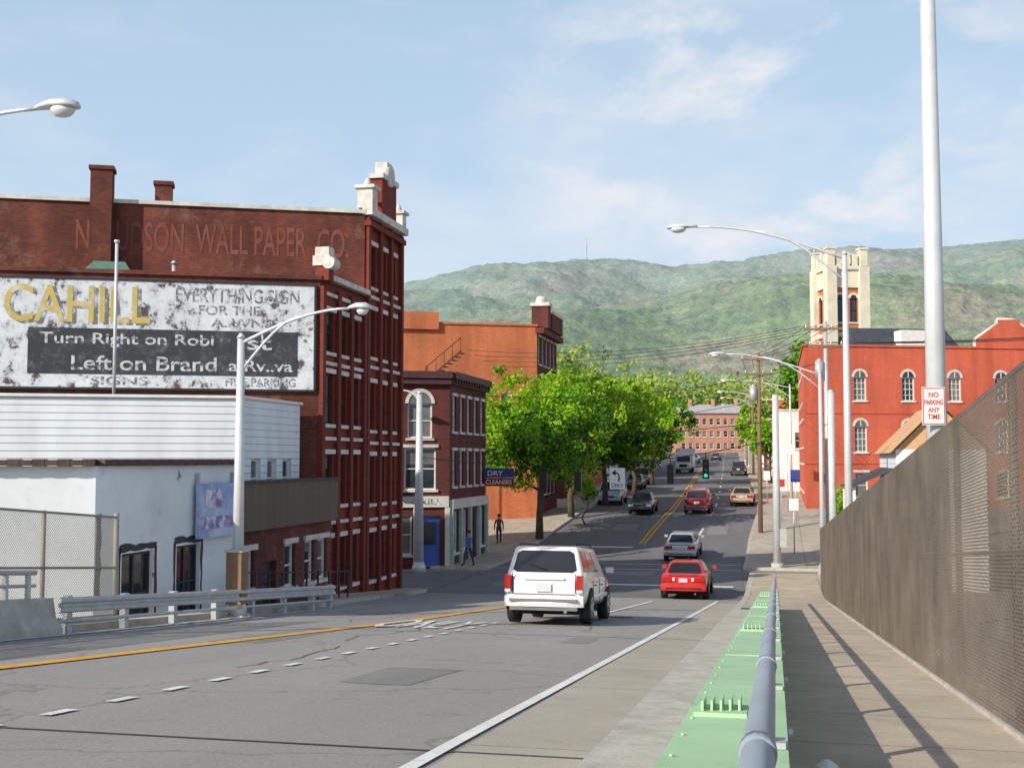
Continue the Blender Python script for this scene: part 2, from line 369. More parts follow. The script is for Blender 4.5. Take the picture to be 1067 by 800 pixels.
# repairs, joints, utility covers, a painted pole shadow
m_patch=asphalt('asphalt_repair',(.29,.28,.265),.15); m_iron_shadow=M('cast_iron_and_shadow',(.09,.08,.075),.6,.3,12,metal=.4); m_tar=M('tar_sealant',(.15,.145,.135),.7,.2,6)
rp=MB(); rg=random.Random(12)
def patch(x,s,w_,l,z=.004,mat=m_patch):
    pts=[]
    for k,(a,c) in enumerate(((-1,-1),(0,-1),(1,-1),(1,0),(1,1),(0,1),(-1,1),(-1,0))):
        pts.append((x+a*w_/2+rg.uniform(-.06,.06),s+c*l/2+rg.uniform(-.1,.1)))
    rp.face([(a,c,deck(c)+z+(0.006 if s>40 else .003)) if s<42 else (a,c,zr(c)+.011) for a,c in pts],mat)
for x,s,w_,l in ((-4.4,14,.9,2.0),(-8.6,20,.9,3.5),(-5.2,36,1.6,2.4),(-10.3,15,.8,2.2),(-3.4,21.5,.5,1.6),(-6.8,58,2.2,2.0),(-11,52,2.4,1.5),(-9.6,79,1.4,3),(-3.6,78,1.2,4)): patch(x,s,w_,l)
for s0 in (8.6,22.6,36.6):  # nearest strip paints a lamp pole's shadow; the others are deck joints
    rp.face([(-12.2,s0,deck(s0)+.0095),(-1.25,s0,deck(s0)+.0095),(-1.25,s0+.05,deck(s0+.05)+.0095),(-12.2,s0+.05,deck(s0+.05)+.0095)],m_iron_shadow)
for x,s in ((-3.9,31),(-9.9,45),(-6.2,61),(-4.6,72)):
    zz=zr(s)+.018; sl=(zr(s+.5)-zr(s-.5)); rp.face([(x+.33*math.cos(a),s+.33*math.sin(a),zz+.33*math.sin(a)*sl) for a in [2*math.pi*k/18 for k in range(18)]],m_iron_shadow)
for k in range(7):
    x=-rg.uniform(2.8,11.5); s=rg.uniform(9,38)
    for j in range(8):
        x2=x+rg.uniform(-.18,.22); s2=s+rg.uniform(.35,.7)
        if s2>41: break
        rp.face([(x-.014,s,deck(s)+.0105),(x+.014,s,deck(s)+.0105),(x2+.014,s2,deck(s2)+.0105),(x2-.014,s2,deck(s2)+.0105)],m_tar); x,s=x2,s2
single('road_repairs_and_shadow',rp)
mk=MB()
def strip(pts,w,mat,dz=.015):
    for (x0,s0),(x1,s1) in zip(pts[:-1],pts[1:]):
        S=frange(s0,s1,2.)
        for a,c in zip(S[:-1],S[1:]):
            xa=x0+(x1-x0)*(a-s0)/(s1-s0); xc=x0+(x1-x0)*(c-s0)/(s1-s0)
            mk.face([(xa-w/2,a,zr(a)+dz),(xa+w/2,a,zr(a)+dz),(xc+w/2,c,zr(c)+dz),(xc-w/2,c,zr(c)+dz)],mat)
strip([(-2.42,-20),(-2.42,9),(-2.3,25),(-2.15,45.5)],.12,m_line)
yl=[(-10.9,-20),(-9.2,12),(-8.1,26),(-7.85,46),(-7.8,52)]
strip(yl,.26,m_yel)
s=-19
while s<27: strip([(-6.15,s),(-6.15,s+.42)],.12,m_line); s+=1.05
S=[(cx(s),s) for s in frange(72,330,8)]
strip([(x-.14,s) for x,s in S],.14,m_yel,.018); strip([(x+.14,s) for x,s in S],.14,m_yel,.018)
s=76
while s<300: strip([(cx(s)+3.1,s),(cx(s+3)+3.1,s+3)],.13,m_line,.018); s+=9
strip([(-4.6,33),(-4.4,44)],.12,m_line)
mk.face([(-7.4,52.4,zr(52.4)+.016),(-1.8,52.4,zr(52.4)+.016),(-1.8,52.9,zr(52.9)+.016),(-7.4,52.9,zr(52.9)+.016)],m_line)
mk.face([(-13.8,70.4,zr(70.4)+.02),(-8.2,70.4,zr(70.4)+.02),(-8.2,70.9,zr(70.9)+.02),(-13.8,70.9,zr(70.9)+.02)],m_line)
for a,c in (((-13.9,59.3),(-1.7,60.2)),((-13.9,62.4),(-1.7,63.3))):
    d=.18; mk.face([(a[0],a[1],.03+zr(a[1])),(c[0],c[1],.03+zr(c[1])),(c[0],c[1]+d,.03+zr(c[1])),(a[0],a[1]+d,.03+zr(a[1]))],m_line)
strip([(-11.8,0),(-11.8,31)],.1,m_line)
T=Thing('road_markings'); T.p['lines']=mk
T.extra.append(text('ONLY',m_line,(-7.25,25.0,zr(25.0)+.022),(1,0,0),(0,1,-.086),1.9,3.0))
T.done()
# ================= girder, rail, chain fence =================
T=Thing('bridge_girder',(0,0,0)); G=T['plates']
S=frange(-20,35,5)
for a,c in zip(S[:-1],S[1:]):
    zt=lambda s: zr(s)+.65
    c2=c
    G.face([(-.45,a,zt(a)),(.04,a,zt(a)),(.04,c2,zt(c2)),(-.45,c2,zt(c2))],m_green)
    G.face([(-.45,a,zt(a)-.03),(-.45,c2,zt(c2)-.03),(-.45,c2,zt(c2)),(-.45,a,zt(a))][::-1],m_green)
    G.face([(.04,a,zt(a)-.03),(.04,c2,zt(c2)-.03),(.04,c2,zt(c2)),(.04,a,zt(a))],m_green)
    G.face([(-.3,a,zr(a)),(-.3,c2,zr(c2)),(-.3,c2,zt(c2)-.03),(-.3,a,zt(a)-.03)][::-1],m_green)
    G.face([(.02,a,zr(a)),(.02,c2,zr(c2)),(.02,c2,zt(c2)-.03),(.02,a,zt(a)-.03)],m_green)
G.face([(-.45,35,zr(35)),(.04,35,zr(35)),(.04,35,zr(35)+.65),(-.45,35,zr(35)+.65)][::-1],m_green)
Bt=T['rivets_and_brackets']
tilt=Matrix.Rotation(math.atan(-.086),3,'X')
s=1.2
while s<34:
    Bt.tube([(-.41,s,zr(s)+.65),(-.41,s,zr(s)+.660)],.009,m_green,6)
    s+=.6
for s in (6.3,14.3,22.3,30.3):
    for k in range(5): Bt.box((-.37+k*.045,s+.02*k,zr(s)+.685),(.012,.28,.065),m_green,tilt)
    Bt.box((-.28,s,zr(s)+.66),(.26,.4,.02),m_green,tilt)
    Bt.box((-.2,s+4,zr(s+4)+.652),(.44,.05,.012),m_green,tilt)
T.done()
T=Thing('pipe_railing',(0,0,0)); R=T['rail']; zp=lambda s:zr(s)+.98
R.tube([(-.045,s,zp(s)) for s in frange(-8,40,4)],.038,m_pipe,16)
Q=T['posts']
s=.4
while s<40:
    Q.box((-.045,s,zr(s)+.66+.14),(.05,.09,.28),m_galv,tilt)
    Q.box((-.045,s,zr(s)+.665),(.15,.18,.025),m_galv,tilt)
    Q.tube([(-.045,s-.05,zp(s-.05)),(-.045,s+.05,zp(s+.05))],.043,m_pipe,14)
    for dx in(-.07,.05): Q.tube([(dx,s+.06,zr(s)+.68),(dx,s+.06,zr(s)+.71)],.012,m_galv,6)
    s+=2.4
T.done()
m_chain=M('chain_link_wire',(.19,.16,.135),.6,.3,1.0,metal=.1)
m_chain2=M('chain_link_wire_tan',(.36,.32,.27),.6,.2,1.0,metal=.1)
def chainfence(name,x,s0,s1,H,base,r=.0035,sp=.062,mc=m_chain,side=1,pr=.034):
    T=Thing(name,(x,s0,base(s0))); V=[];Fc=[]
    for sg in (1,-1):
        n=int((s1-s0+H)/sp)
        for i in range(n):
            a=(s0-H+i*sp); ya,za,yb,zb=a,0,a+H,H
            if ya<s0: za=s0-ya; ya=s0
            if yb>s1: zb=H-(yb-s1); yb=s1
            if zb<=za: continue
            if sg<0: za,zb=H-za,H-zb
            o=.005*sg; ns=max(1,int(abs(zb-za)/.35))
            for q in range(ns+1):
                yy=ya+(yb-ya)*q/ns; B=base(yy)+za+(zb-za)*q/ns; k=len(V)
                V+= [(x+o-r,yy,B),(x+o+r*.6,yy-r*.8,B+r*.8*sg),(x+o+r*.6,yy+r*.8,B-r*.8*sg)]
                if q: k-=3; Fc+=[(k,k+1,k+4,k+3),(k+1,k+2,k+5,k+4),(k+2,k,k+3,k+5)]
    me=bpy.data.meshes.new('mesh'); me.from_pydata(V,[],Fc); me.materials.append(mc); ob=bpy.data.objects.new('mesh',me); scene.collection.objects.link(ob); T.extra.append(ob)
    Pm=T['posts_and_rails']
    s=s0
    while s<=s1:
        Pm.tube([(x+.045*side,s,base(s)-.1),(x+.045*side,s,base(s)+H+.03)],pr,mc,8); s+=3
    Pm.tube([(x+.045*side,s1,base(s1)-.1),(x+.045*side,s1,base(s1)+H+.08)],pr*1.3,mc,8)
    for hh in (H,.06,H*.5):
        S=frange(s0,s1,6); Pm.tube([(x+.03*side,a,base(a)+hh) for a in S],.022,mc,8)
    Pm.box((x+.03*side,(s0+s1)/2,(base(s0)+base(s1))/2-.03),(.14,(s1-s0)*1.003,.1),m_kerb,tilt)
    T.done()
chainfence('chain_link_fence',1.78,-2,51,2.74,lambda s:4.1-.086*s+.17)
# ================= left fence, barrier, guard rail =================
chainfence('chain_link_fence',-12.55,-8,21.4,1.95,lambda s:4.1-.086*s+.15,r=.0042,sp=.06,mc=m_chain2,side=-1,pr=.04)
T=Thing('concrete_barrier',(-12.1,10,deck(10)))
for a,c in zip(frange(-10,18.6,2.4)[:-1],frange(-10,18.6,2.4)[1:]):
    prof=[(-.25,0),(.2,0),(.2,.12),(.06,.3),(.0,.62),(-.2,.62),(-.25,.3)]
    T['barrier'].loft([[(-12.1+px,s,zr(s)+pz) for px,pz in prof] for s in (a,c-.02)],m_kerb,sm=False)
for s in frange(-9,18,2.2): T['rail'].box((-12.2,s,zr(s)+.85),(.06,.08,.45),m_galv)
T['rail'].tube([(-12.2,-9,zr(-9)+1.05),(-12.2,18.2,zr(18.2)+1.05)],.045,m_galv)
T['rail'].tube([(-12.2,-9,zr(-9)+.83),(-12.2,18.2,zr(18.2)+.83)],.03,m_galv)
T.done()
T=Thing('guard_rail',(-12,25,zr(25)))
prof=[(0,.0),(.05,.03),(.05,.09),(.0,.13),(0,.17),(.05,.21),(.05,.27),(0,.30),(-.012,.30),(.036,.265),(.036,.215),(-.012,.175),(-.012,.125),(.036,.09),(.036,.04),(-.012,0)]
T['beam'].loft([[(-12.0+px,s,zr(s)+.36+pz*.9) for px,pz in prof] for s in frange(18.6,31.8,2)],m_galv,sm=False)
T['beam'].tube([(-12.02,s,zr(s)+.22) for s in frange(18.6,31.8,2)],.035,m_galv,8)
for s in frange(19,31.7,1.9): T['posts'].box((-12.1,s,zr(s)+.30),(.12,.15,.7),m_galv)
T.done()
# ================= left buildings =================
NB=(-15.1,38.4); NF=(-15.1,42.9)
ops=[]
for zf in (1.0,3.9,6.7,9.2):
    for u in (.45,1.75,3.05): ops.append((u,zf,.85,1.75 if zf<9 else 1.4,'lint'))
def nb_extra(T):
    O=T['ornament']
    for k,(z,h,sx) in enumerate(((11.6,.5,.5),(12.1,.35,.62),(12.45,.3,.5))): O.box((-15.05,38.65,z+h/2),(sx,sx,h-.004),m_stone if k else m_brick_red)
    O.tube([(-14.8,38.35,12.2),(-14.8,38.95,12.2)],.22,m_stone,14)
    for z in (3.3,6.2,8.8,11.2): O.box((-15.06,40.65,z),(.12,4.4,.12),m_stone)
    for y in (38.5,40.0,41.3,42.75): O.box((-15.03,y,5.7),(.16,.28,11.4),m_brick_red)
    O.box((-15.0,40.65,11.75),(.35,4.4,.18),m_stone)
near=building('brick_building',[left(NB,22),NB,NF,left(NF,22)],-.2,11.6,m_brick_dark,{1:ops},wm={1:m_brick_red},extra=nb_extra,cop=m_brick_dark,frame=m_darktrim)
m_sw=worn('peeling_white_sign',(.13,.09,.08),(.66,.70,.75),2.2,.40,.46,cc=(.82,.84,.87))
m_sd=worn('faded_dark_panel',(.05,.055,.065),(.11,.115,.13),2.5,.50,.62,cc=(.52,.52,.54))
m_sy=worn('faded_yellow_letter',(.70,.70,.66),(.66,.50,.14),2.0,.38,.48)
m_sk=worn('faded_black_letter',(.70,.72,.74),(.20,.20,.22),2.2,.43,.51)
m_sl=worn('faded_white_letter',(.10,.10,.11),(.68,.68,.68),3.0,.42,.50)
T=Thing('painted_sign',(NB[0],NB[1],9.6))
def WP(dr,z,o=0):
    p=Vector((*NB,0))-SD3*dr+SN*o; p.z=z; return p
T['board'].box(WP(9.1,9.6,.05),(17.8,.08,3.55),m_sw,SR)
for z in (11.4,7.8): T['border'].box(WP(9.1,z,.06),(17.9,.12,.07),m_darktrim,SR)
T['border'].box(WP(.16,9.6,.06),(.07,.12,3.5),m_darktrim,SR)
T['panel'].box(WP(5.05,9.02,.095),(8.6,.02,1.5),m_sd,SR)
def ST(b,m,d0,d1,z0,z1,o): T.extra.append(text(b,m,WP((d0+d1)/2,(z0+z1)/2,o),SD3,UP,abs(d0-d1),z1-z0))
ST('CAHILL',m_sk,9.98,5.42,9.88,11.12,.094); ST('CAHILL',m_sy,10.1,5.55,9.95,11.18,.100)
ST('U',m_sk,11.3,10.3,9.95,11.18,.098)
ST('Turn Right on Robi',m_sl,9.0,3.5,9.15,9.62,.109); ST('Left on Brand',m_sl,8.0,3.4,8.4,8.88,.109)
ST('st',m_sl,2.4,1.6,9.15,9.55,.109); ST('a Rv..va',m_sl,3.0,.9,8.42,8.8,.109)
ST('EVERYTHING SIGN',m_sk,4.75,.7,10.72,11.2,.096); ST('FOR THE',m_sk,4.0,2.0,10.3,10.62,.096); ST('A..WNS',m_sk,3.6,1.6,9.9,10.2,.096)
ST('SIGNS',m_sk,7.4,5.6,7.92,8.2,.096); ST('FREE PARKING',m_sk,3.1,.8,7.92,8.2,.096)
T.done()
FE=(-15.1,47.4)
ops=[]
for zf in (.9,3.8,6.6,9.4,12.1):
    for u in (.5,1.75,3.0): ops.append((u,zf,.8,1.8 if zf<12 else 1.6,'lint'))
m_ghost=worn('ghost_lettering',(.23,.055,.035),(.27,.115,.09),1.3,.44,.68)
def fb_extra(T):
    O=T['ornament']
    for z in (3.2,6.1,9.0,11.7): O.box((-15.06,45.15,z),(.12,4.3,.12),m_stone)
    for y in (43.1,44.55,45.85,47.25): O.box((-15.03,y,7.4),(.18,.26,14.6),m_brick_red)
    O.box((-14.98,45.15,14.9),(.4,4.6,.28),m_stone); O.box((-14.98,45.15,14.45),(.25,4.5,.2),m_brick_red)
    for (y,zb,h,wd) in ((43.2,15.04,.75,.6),(47.1,15.04,.55,.5)):
        O.box((-15.1,y,zb+h/2),(wd,wd,h),m_stone); O.box((-15.1,y,zb+h+.06),(wd+.2,wd+.2,.12),m_stone)
        O.tube([(-15.1,y,zb+h+.12),(-15.1,y,zb+h+.45)],[wd*.35,.05],m_stone,10)
    O.box((-15.1,45.1,15.75),(.5,1.8,1.42),m_brick_red); O.box((-15.08,45.1,16.56),(.62,2.0,.2),m_stone)
    O.tube([(-15.3,45.1,16.72),(-14.75,45.1,16.72)],.42,m_stone,18); O.box((-15.1,45.1,17.1),(.5,.6,.3),m_stone)
    C=T['chimneys']
    for d,zb,zt,sz in ((9.5,11.0,15.9,.75),(7.4,14.6,15.6,.6)):
        p=Vector((*NF,0))-SD3*d+SN*(.18 if zb<12 else -.5); C.box((p.x,p.y,(zb+zt)/2),(sz,sz,zt-zb),m_brick_dark,SR); C.box((p.x,p.y,zt+.07),(sz+.12,sz+.12,.14),m_brick_dark,SR)
    p=Vector((*NF,0))-SD3*5.5+SN*.008; p.z=13.6
    T.extra.append(text('N. HUDSON  WALL PAPER  CO.',m_ghost,p,SD3,UP,9.8,1.1))
building('brick_building',[left(NF,22),NF,FE,left(FE,22)],-.2,14.8,m_brick_dark,{1:ops},wm={1:m_brick_red},extra=fb_extra,frame=m_darktrim)
for d,o,h in ((4.9,-1.,.9),(6.3,-1.2,.5),(3.0,-1.5,.6)):
    mb=MB(); p=WP(d,11.25,o); mb.tube([p,p+UP*h],.07,m_galv,10); mb.tube([p+UP*h,p+UP*(h+.12)],[.14,.03],m_galv,10); single('roof_vent',mb,p)
mb=MB(); p=WP(7.0,11.3,-.9); mb.box(p+UP*.2,(1.2,.8,.5),m_darktrim,SR)
m_gr=M('green_roof',(.09,.2,.14),.7,.2,3)
a=[p-SD3*.8+SN*.6+UP*.4,p+SD3*.8+SN*.6+UP*.4,p+SD3*.5+UP*.85,p-SD3*.5+UP*.85,p-SD3*.8-SN*.6+UP*.4,p+SD3*.8-SN*.6+UP*.4]
mb.face([a[0],a[1],a[2],a[3]],m_gr); mb.face([a[5],a[4],a[3],a[2]],m_gr); mb.face([a[1],a[5],a[2]],m_gr); mb.face([a[4],a[0],a[3]],m_gr)
single('roof_hatch',mb,p)
WS=(-15.5,33.2); WE=(-15.5,37.7)
building('white_sided_building',[left(WS,20),WS,WE,left(WE,20)],-.2,7.3,m_siding,{1:[(.7,4.3,.7,1.2),(1.9,4.3,.7,1.2),(3.1,4.3,.7,1.2)]},cop=m_white,ch=.08)
mb=MB(); p=Vector((*WS,0))-SD3*3.75-SN*.9; mb.tube([(p.x,p.y,6.9),(p.x,p.y,12.0)],.05,m_galv2,10); mb.tube([(p.x,p.y,12.0),(p.x,p.y,12.08)],.08,m_galv2,10); single('flag_pole',mb,p)
m_fas=siding('brown_fascia',(.11,.085,.065),.5,.3,True)
LB=(-14.55,30.4); LBE=(-14.55,38.2)
def lb(T):
    T['fascia'].box((-14.45,34.3,4.15),(.22,7.9,1.35),m_fas); T['fascia'].box((-14.42,34.3,4.86),(.32,8.0,.07),m_darktrim)
    T['fascia'].box((*(Vector(LB)-SD*3),4.15),(6,.2,1.35),m_fas,SR)
building('low_brick_building',[left(LB,6),LB,LBE,left(LBE,6)],-.2,4.8,m_brick_dark,{1:[(.9,1.6,.8,1.3,'lint'),(2.3,.0,1.0,2.5,'door',m_darktrim),(3.9,1.6,.8,1.3,'lint'),(5.5,1.6,.8,1.3,'lint'),(6.6,1.6,.8,1.3,'lint')]},extra=lb,cop=m_darktrim,ch=.06)
m_wp=worn('patchy_white_wall',(.16,.16,.18),(.76,.79,.84),1.4,.31,.35,cc=(.84,.87,.90))
WB=(-14.1,23.1); WBE=(-14.1,29.9)
def wb(T):
    A=Vector((*left(WB,14),0)); B=Vector((*WB,0))
    r=T['tile_coping']
    for k in range(56):
        c=A+(B-A)*(k+.5)/56+SN*.02; r.box((c.x,c.y,5.42),(.24,.42,.12+.03*(k%2)),m_tile,SR)
    for k in range(27): r.box((-14.12,23.25+k*.25,5.42),(.42,.24,.12+.03*(k%2)),m_tile)
    R=T['render_patches']; rg=random.Random(4)
    def rag(y0,y1,z0,z1):
        n=7; pts=[]
        for k in range(n): pts.append((y0+(y1-y0)*k/n,z0+rg.uniform(-.04,.04)))
        for k in range(n): pts.append((y1+rg.uniform(-.03,.03),z0+(z1-z0)*k/n))
        for k in range(n): pts.append((y1-(y1-y0)*k/n,z1+rg.uniform(-.04,.04)))
        for k in range(n): pts.append((y0+rg.uniform(-.03,.03),z1-(z1-z0)*k/n))
        R.face([(-14.093,a,b_) for a,b_ in pts],m_darktrim)
    for (u,z,w_,h) in ((1.1,1.5,1.4,1.9),(3.6,1.6,1.2,1.8)):
        y=23.1+u
        rag(y-.14,y-.035,z-.15,z+h+.1); rag(y+w_+.035,y+w_+.14,z-.1,z+h+.12); rag(y-.13,y+w_+.12,z+h+.045,z+h+.2)
    rag(23.15,23.35,2.4,4.3)
    T['sign_board'].box((-13.95,28.6,4.2),(.1,2.3,1.35),m_mural)
    T['sign_board'].box((-13.895,28.6,3.9),(.015,2.1,.3),m_mural2); T['sign_board'].box((-13.895,28.2,4.5),(.015,.9,.45),m_mural2)
    for y in (27.6,29.6): T['sign_board'].box((-14.03,y,4.9),(.1,.06,.5),m_galv)
m_mural=worn('faded_mural',(.30,.38,.70),(.60,.66,.82),1.1,.40,.58,cc=(.76,.78,.85))
m_mural2=worn('mural_figures',(.75,.76,.82),(.36,.26,.48),2.4,.44,.52,cc=(.2,.2,.45))
building('white_stucco_building',[left(WB,14),WB,WBE,left(WBE,14)],-.2,5.35,m_wp,{1:[(1.1,1.5,1.4,1.9,'mull dark'),(3.6,1.6,1.2,1.8,'mull dark')],0:[(10.4,4.0,.8,.5,'dark')]},extra=wb,cop=None,frame=m_darktrim)
SFc=(-16.1,58.9); SFe=(-16.1,66.7)
L0=12.
m_cream=M('cream_shopfront',(.66,.63,.54),.6,.12,2); m_teal=M('teal_shopfront',(.38,.52,.46),.6,.15,2); m_blue=M('blue_door',(.05,.12,.45),.4,.15,2)
m_maroon_trim=M('maroon_trim',(.08,.03,.03),.6,.2,3)
def sf(T):
    O=T['cornice_and_shopfront']
    O.box((-16.0,62.8,9.75),(.5,8.0,.35),m_maroon_trim); O.box((-16.05,62.8,9.4),(.3,7.9,.25),m_maroon_trim)
    p=Vector((*SFc,0))-SD3*6+SN*.08; O.box((p.x,p.y,9.75),(12.2,.5,.35),m_maroon_trim,SR); O.box((p.x,p.y,9.4),(12.1,.3,.25),m_maroon_trim,SR)
    for k in range(14): O.box((-15.86,59.2+k*.55,9.45),(.16,.14,.24),m_maroon_trim)
    p=Vector((*SFc,0))-SD3*1.9+SN*.05; O.box((p.x,p.y,3.35),(3.7,.16,.55),m_cream,SR)
    O.box((-16.02,62.8,3.2),(.2,7.7,.5),m_cream); 
    for y in (59.05,60.9,62.8,64.7,66.55): O.box((-16.03,y,1.5),(.2,.28,2.95),m_teal)
    for d in (.12,1.72,3.4):
        p=Vector((*SFc,0))-SD3*d+SN*.04; O.box((p.x,p.y,1.5),(.24,.16,3.1),m_cream,SR)
    p=Vector((*SFc,3.35))-SD3*1.9+SN*.135; T.extra.append(text('BAR  GRILL',m_sk,p,SD3,UP,3.0,.3))
    p=Vector((*SFc,0))-SD3*3.0+SN*.45; O.box((p.x,p.y,4.05),(1.0,.7,.08),m_blue,SR)
building('corner_store_building',[left(SFc,L0),SFc,SFe,left(SFe,L0)],0,9.6,m_brick_maroon,
 {0:[(L0-2.15,6.55,1.25,1.75,'arch mull'),(L0-2.3,3.95,1.6,2.1,'mull lint'),(L0-1.55,.12,1.1,2.5,'door',m_blue),(L0-3.3,.7,1.4,2.0,'x'),(L0-4.9,6.55,1.25,1.75,'arch')],
  1:[(k*1.5+.5,zf,.75,1.8,'lint') for k in range(5) for zf in (4.1,6.9)]+[(.4,.7,1.3,2.1,'x'),(2.2,.7,1.4,2.1,'x'),(4.1,.12,1.0,2.6,'door',m_teal),(5.9,.7,1.4,2.1,'x')]},extra=sf,cop=None,frame=m_white)
OBc=(-16.2,82.4); OBe=(-16.2,90.2)
def ob_(T):
    O=T['gable']; 
    O.box((-16.2,84.0,15.6),(1.2,1.0,1.6),m_brick_maroon); O.box((-16.2,84.0,16.5),(1.4,1.2,.25),m_stone); O.tube([(-16.2,84,16.6),(-16.2,84,17.1)],[.5,.3],m_stone,12)
    O.box((-16.15,87.6,15.4),(1.0,4.4,1.2),m_brick_maroon); O.box((-16.15,87.6,16.1),(1.2,4.6,.2),m_stone)
    O.box((-16.0,86.3,14.5),(.6,8,.4),m_brick_maroon)
    p=Vector((*OBc,0))-SD3*8.5-SN*1; T['penthouse'].box((p.x,p.y,15.0),(3,2.5,1.2),m_brick_orange,SR)
building('orange_brick_building',[left(OBc,26),OBc,OBe,left(OBe,26)],.5,14.8,m_brick_orange,
 {1:[(k*1.5+.5,zf,.8,1.9,'lint') for k in range(5) for zf in (3,6.2,9.4,12.2)],0:[(26-6.4,9.2,.8,1.5,'x'),(26-2.6,8.6,.8,1.5,'x'),(26-4.4,5.0,.8,1.5,'x')]},extra=ob_,wm={1:m_brick_maroon},cop=m_brick_orange)
T=Thing('fire_escape',(-24,70,9))
for k in range(9):
    p=Vector((-22.4+.28*k,76.8-.02*k,10.7+.22*k)); T['steps'].box(p,(.3,.9,.04),m_darktrim)
T['rails'].tube([(-22.5,76.4,11.6),(-20.1,76.3,13.5)],.03,m_darktrim,6); T['rails'].tube([(-22.5,76.4,10.7),(-20.1,76.3,12.6)],.05,m_darktrim,6)
for k in range(5): T['rails'].tube([(-22.4+.56*k,76.4,10.7+.44*k),(-22.4+.56*k,76.4,11.7+.44*k)],.02,m_darktrim,6)
T['platform'].box((-23.4,76.7,10.65),(2.0,1.1,.08),m_darktrim)
for x in (-24.3,-22.5): T['platform'].tube([(x,76.3,1),(x,76.3,11.6)],.05,m_darktrim,6)
T.done()
# ================= right side buildings =================
RD=Vector((19.4,7.3)).normalized(); RD3=Vector((RD.x,RD.y,0)); RN=Vector((RD.y,-RD.x,0)); RR=Matrix((RD3,RN,UP)).transposed()
RB=(2.2,90.6); def_=lambda u:(RB[0]+RD.x*u,RB[1]+RD.y*u)
RW=24
R0=def_(0);R1=def_(RW);R2=(R1[0]-RD.y*18,R1[1]+RD.x*18);R3=(2.2,112)
ops=[]
for bx in (893,946,998,1050):
    u=(bx-838)*.0715-.1
    ops.append((u,9.8,1.0,1.75,'arch grid'))
    ops.append((u,6.0,1.0,1.9,'arch grid')); ops.append((u,2.6,1.0,1.9,'lint'))
m_slate=M('slate_roof',(.055,.06,.075),.7,.25,3)
m_cr=M('cream_stone',(.74,.67,.53),.8,.12,1.5)
def rb(T):
    a=Vector((*def_(4.6),0));b_=Vector((*def_(13.6),0)); H=T['hip_roof']
    q=lambda p,o,z:Vector((p.x,p.y,z))-RN*o
    A=[q(a,1.5,13.5),q(b_,1.5,13.5),q(b_,10,13.5),q(a,10,13.5)]; r0,r1=q(a+RD3*.6,3.5,15.6),q(b_-RD3*.6,3.5,15.6); r2,r3=q(b_-RD3*.6,8,15.6),q(a+RD3*.6,8,15.6)
    H.face([A[0],A[1],r1,r0],m_slate);H.face([A[1],A[2],r2,r1],m_slate);H.face([A[2],A[3],r3,r2],m_slate);H.face([A[3],A[0],r0,r3],m_slate);H.face([r0,r1,r2,r3],m_slate)
    c=Vector((*def_(9.4),0)); H.box((c.x-RN.x*1.9,c.y-RN.y*1.9,14.6),(2.2,1.2,1.3),m_white,RR)
    O=T['gable']
    c=Vector((*def_(16.3),0)); Wg=2.7
    P=lambda u,z,o: Vector((c.x,c.y,z))+RD3*u-RN*o
    prof=[(-Wg,13.85),(Wg,13.85),(Wg,14.5),(.9,15.7),(.9,16.0),(-.9,16.0),(-.9,15.7),(-Wg,14.5)]
    O.face([P(u,z,-.03) for u,z in prof],m_brick_right); O.face([P(u,z,.4) for u,z in prof][::-1],m_brick_right)
    for k in range(1,len(prof)):
        p0,p1=prof[k],prof[(k+1)%len(prof)]; O.face([P(p0[0],p0[1],-.03),P(p0[0],p0[1],.4),P(p1[0],p1[1],.4),P(p1[0],p1[1],-.03)],m_stone)
    for (u0,z0,u1,z1) in ((Wg,14.5,.9,15.7),(-Wg,14.5,-.9,15.7),(.9,16.03,-.9,16.03)): O.tube([P(u0,z0,.1),P(u1,z1,.1)],.13,m_cr,6)
    for z in (5.2,8.9): 
        c2=Vector((*def_(RW/2),0)); T['bands'].box((c2.x,c2.y,z),(RW,.1,.14),m_brick_right,RR)
building('red_brick_hall',[R0,R1,R2,R3],1.2,13.8,m_brick_right,{0:ops,3:[(k*2.6+1,zf,1.1,2.0,'lint') for k in range(7) for zf in (3,6.4,9.8)]},extra=rb,cop=m_brick_right)
tc_=Vector((*K(877,95),0)); 
T=Thing('bell_tower',(tc_.x,tc_.y,1.2)); hw=1.35
corner=[tc_-RD3*hw+RN*hw,tc_+RD3*hw+RN*hw,tc_+RD3*hw-RN*hw,tc_-RD3*hw-RN*hw]
for i in range(4):
    a=corner[i];b_=corner[(i+1)%4]
    wall(T,a[:2],b_[:2],1.2,20.6,[(.48,16.2,.62,1.9,'arch dark'),(1.6,16.2,.62,1.9,'arch dark')] if i!=2 else [],m_brick_orange,frame=m_darktrim,sill=m_cr)
for i in range(4):
    a=corner[i]; 
    T['corner_piers'].box((a.x,a.y,10.6),(.8,.8,20.0),m_cr,RR)
    T['corner_piers'].box((a.x,a.y,21.3),(.6,.6,1.3),m_cr,RR); T['corner_piers'].box((a.x,a.y,22.0),(.75,.75,.15),m_cr,RR)
for z,hh,e in ((15.2,.35,.25),(19.75,1.3,.18),(20.5,.3,.5),(19.0,.15,.3),(13.2,1.2,.12)): T['bands'].box((tc_.x,tc_.y,z),(2.7+e,2.7+e,hh),m_cr,RR)
for i in range(4):
    a=corner[i];b_=corner[(i+1)%4]
    for k in range(1,4):
        p=a+(b_-a)*k/4; T['battlements'].box((p.x,p.y,21.0+(.1 if k!=2 else .2)),(.4,.4,.7+(.2 if k!=2 else .4)),m_cr,RR)
T['roof'].box((tc_.x,tc_.y,20.75),(2.5,2.5,.12),m_roof,RR)
T.done()
T=Thing('small_gabled_house',(5.4,55,0)); x0,x1,y0,y1=5.0,8.6,53,61
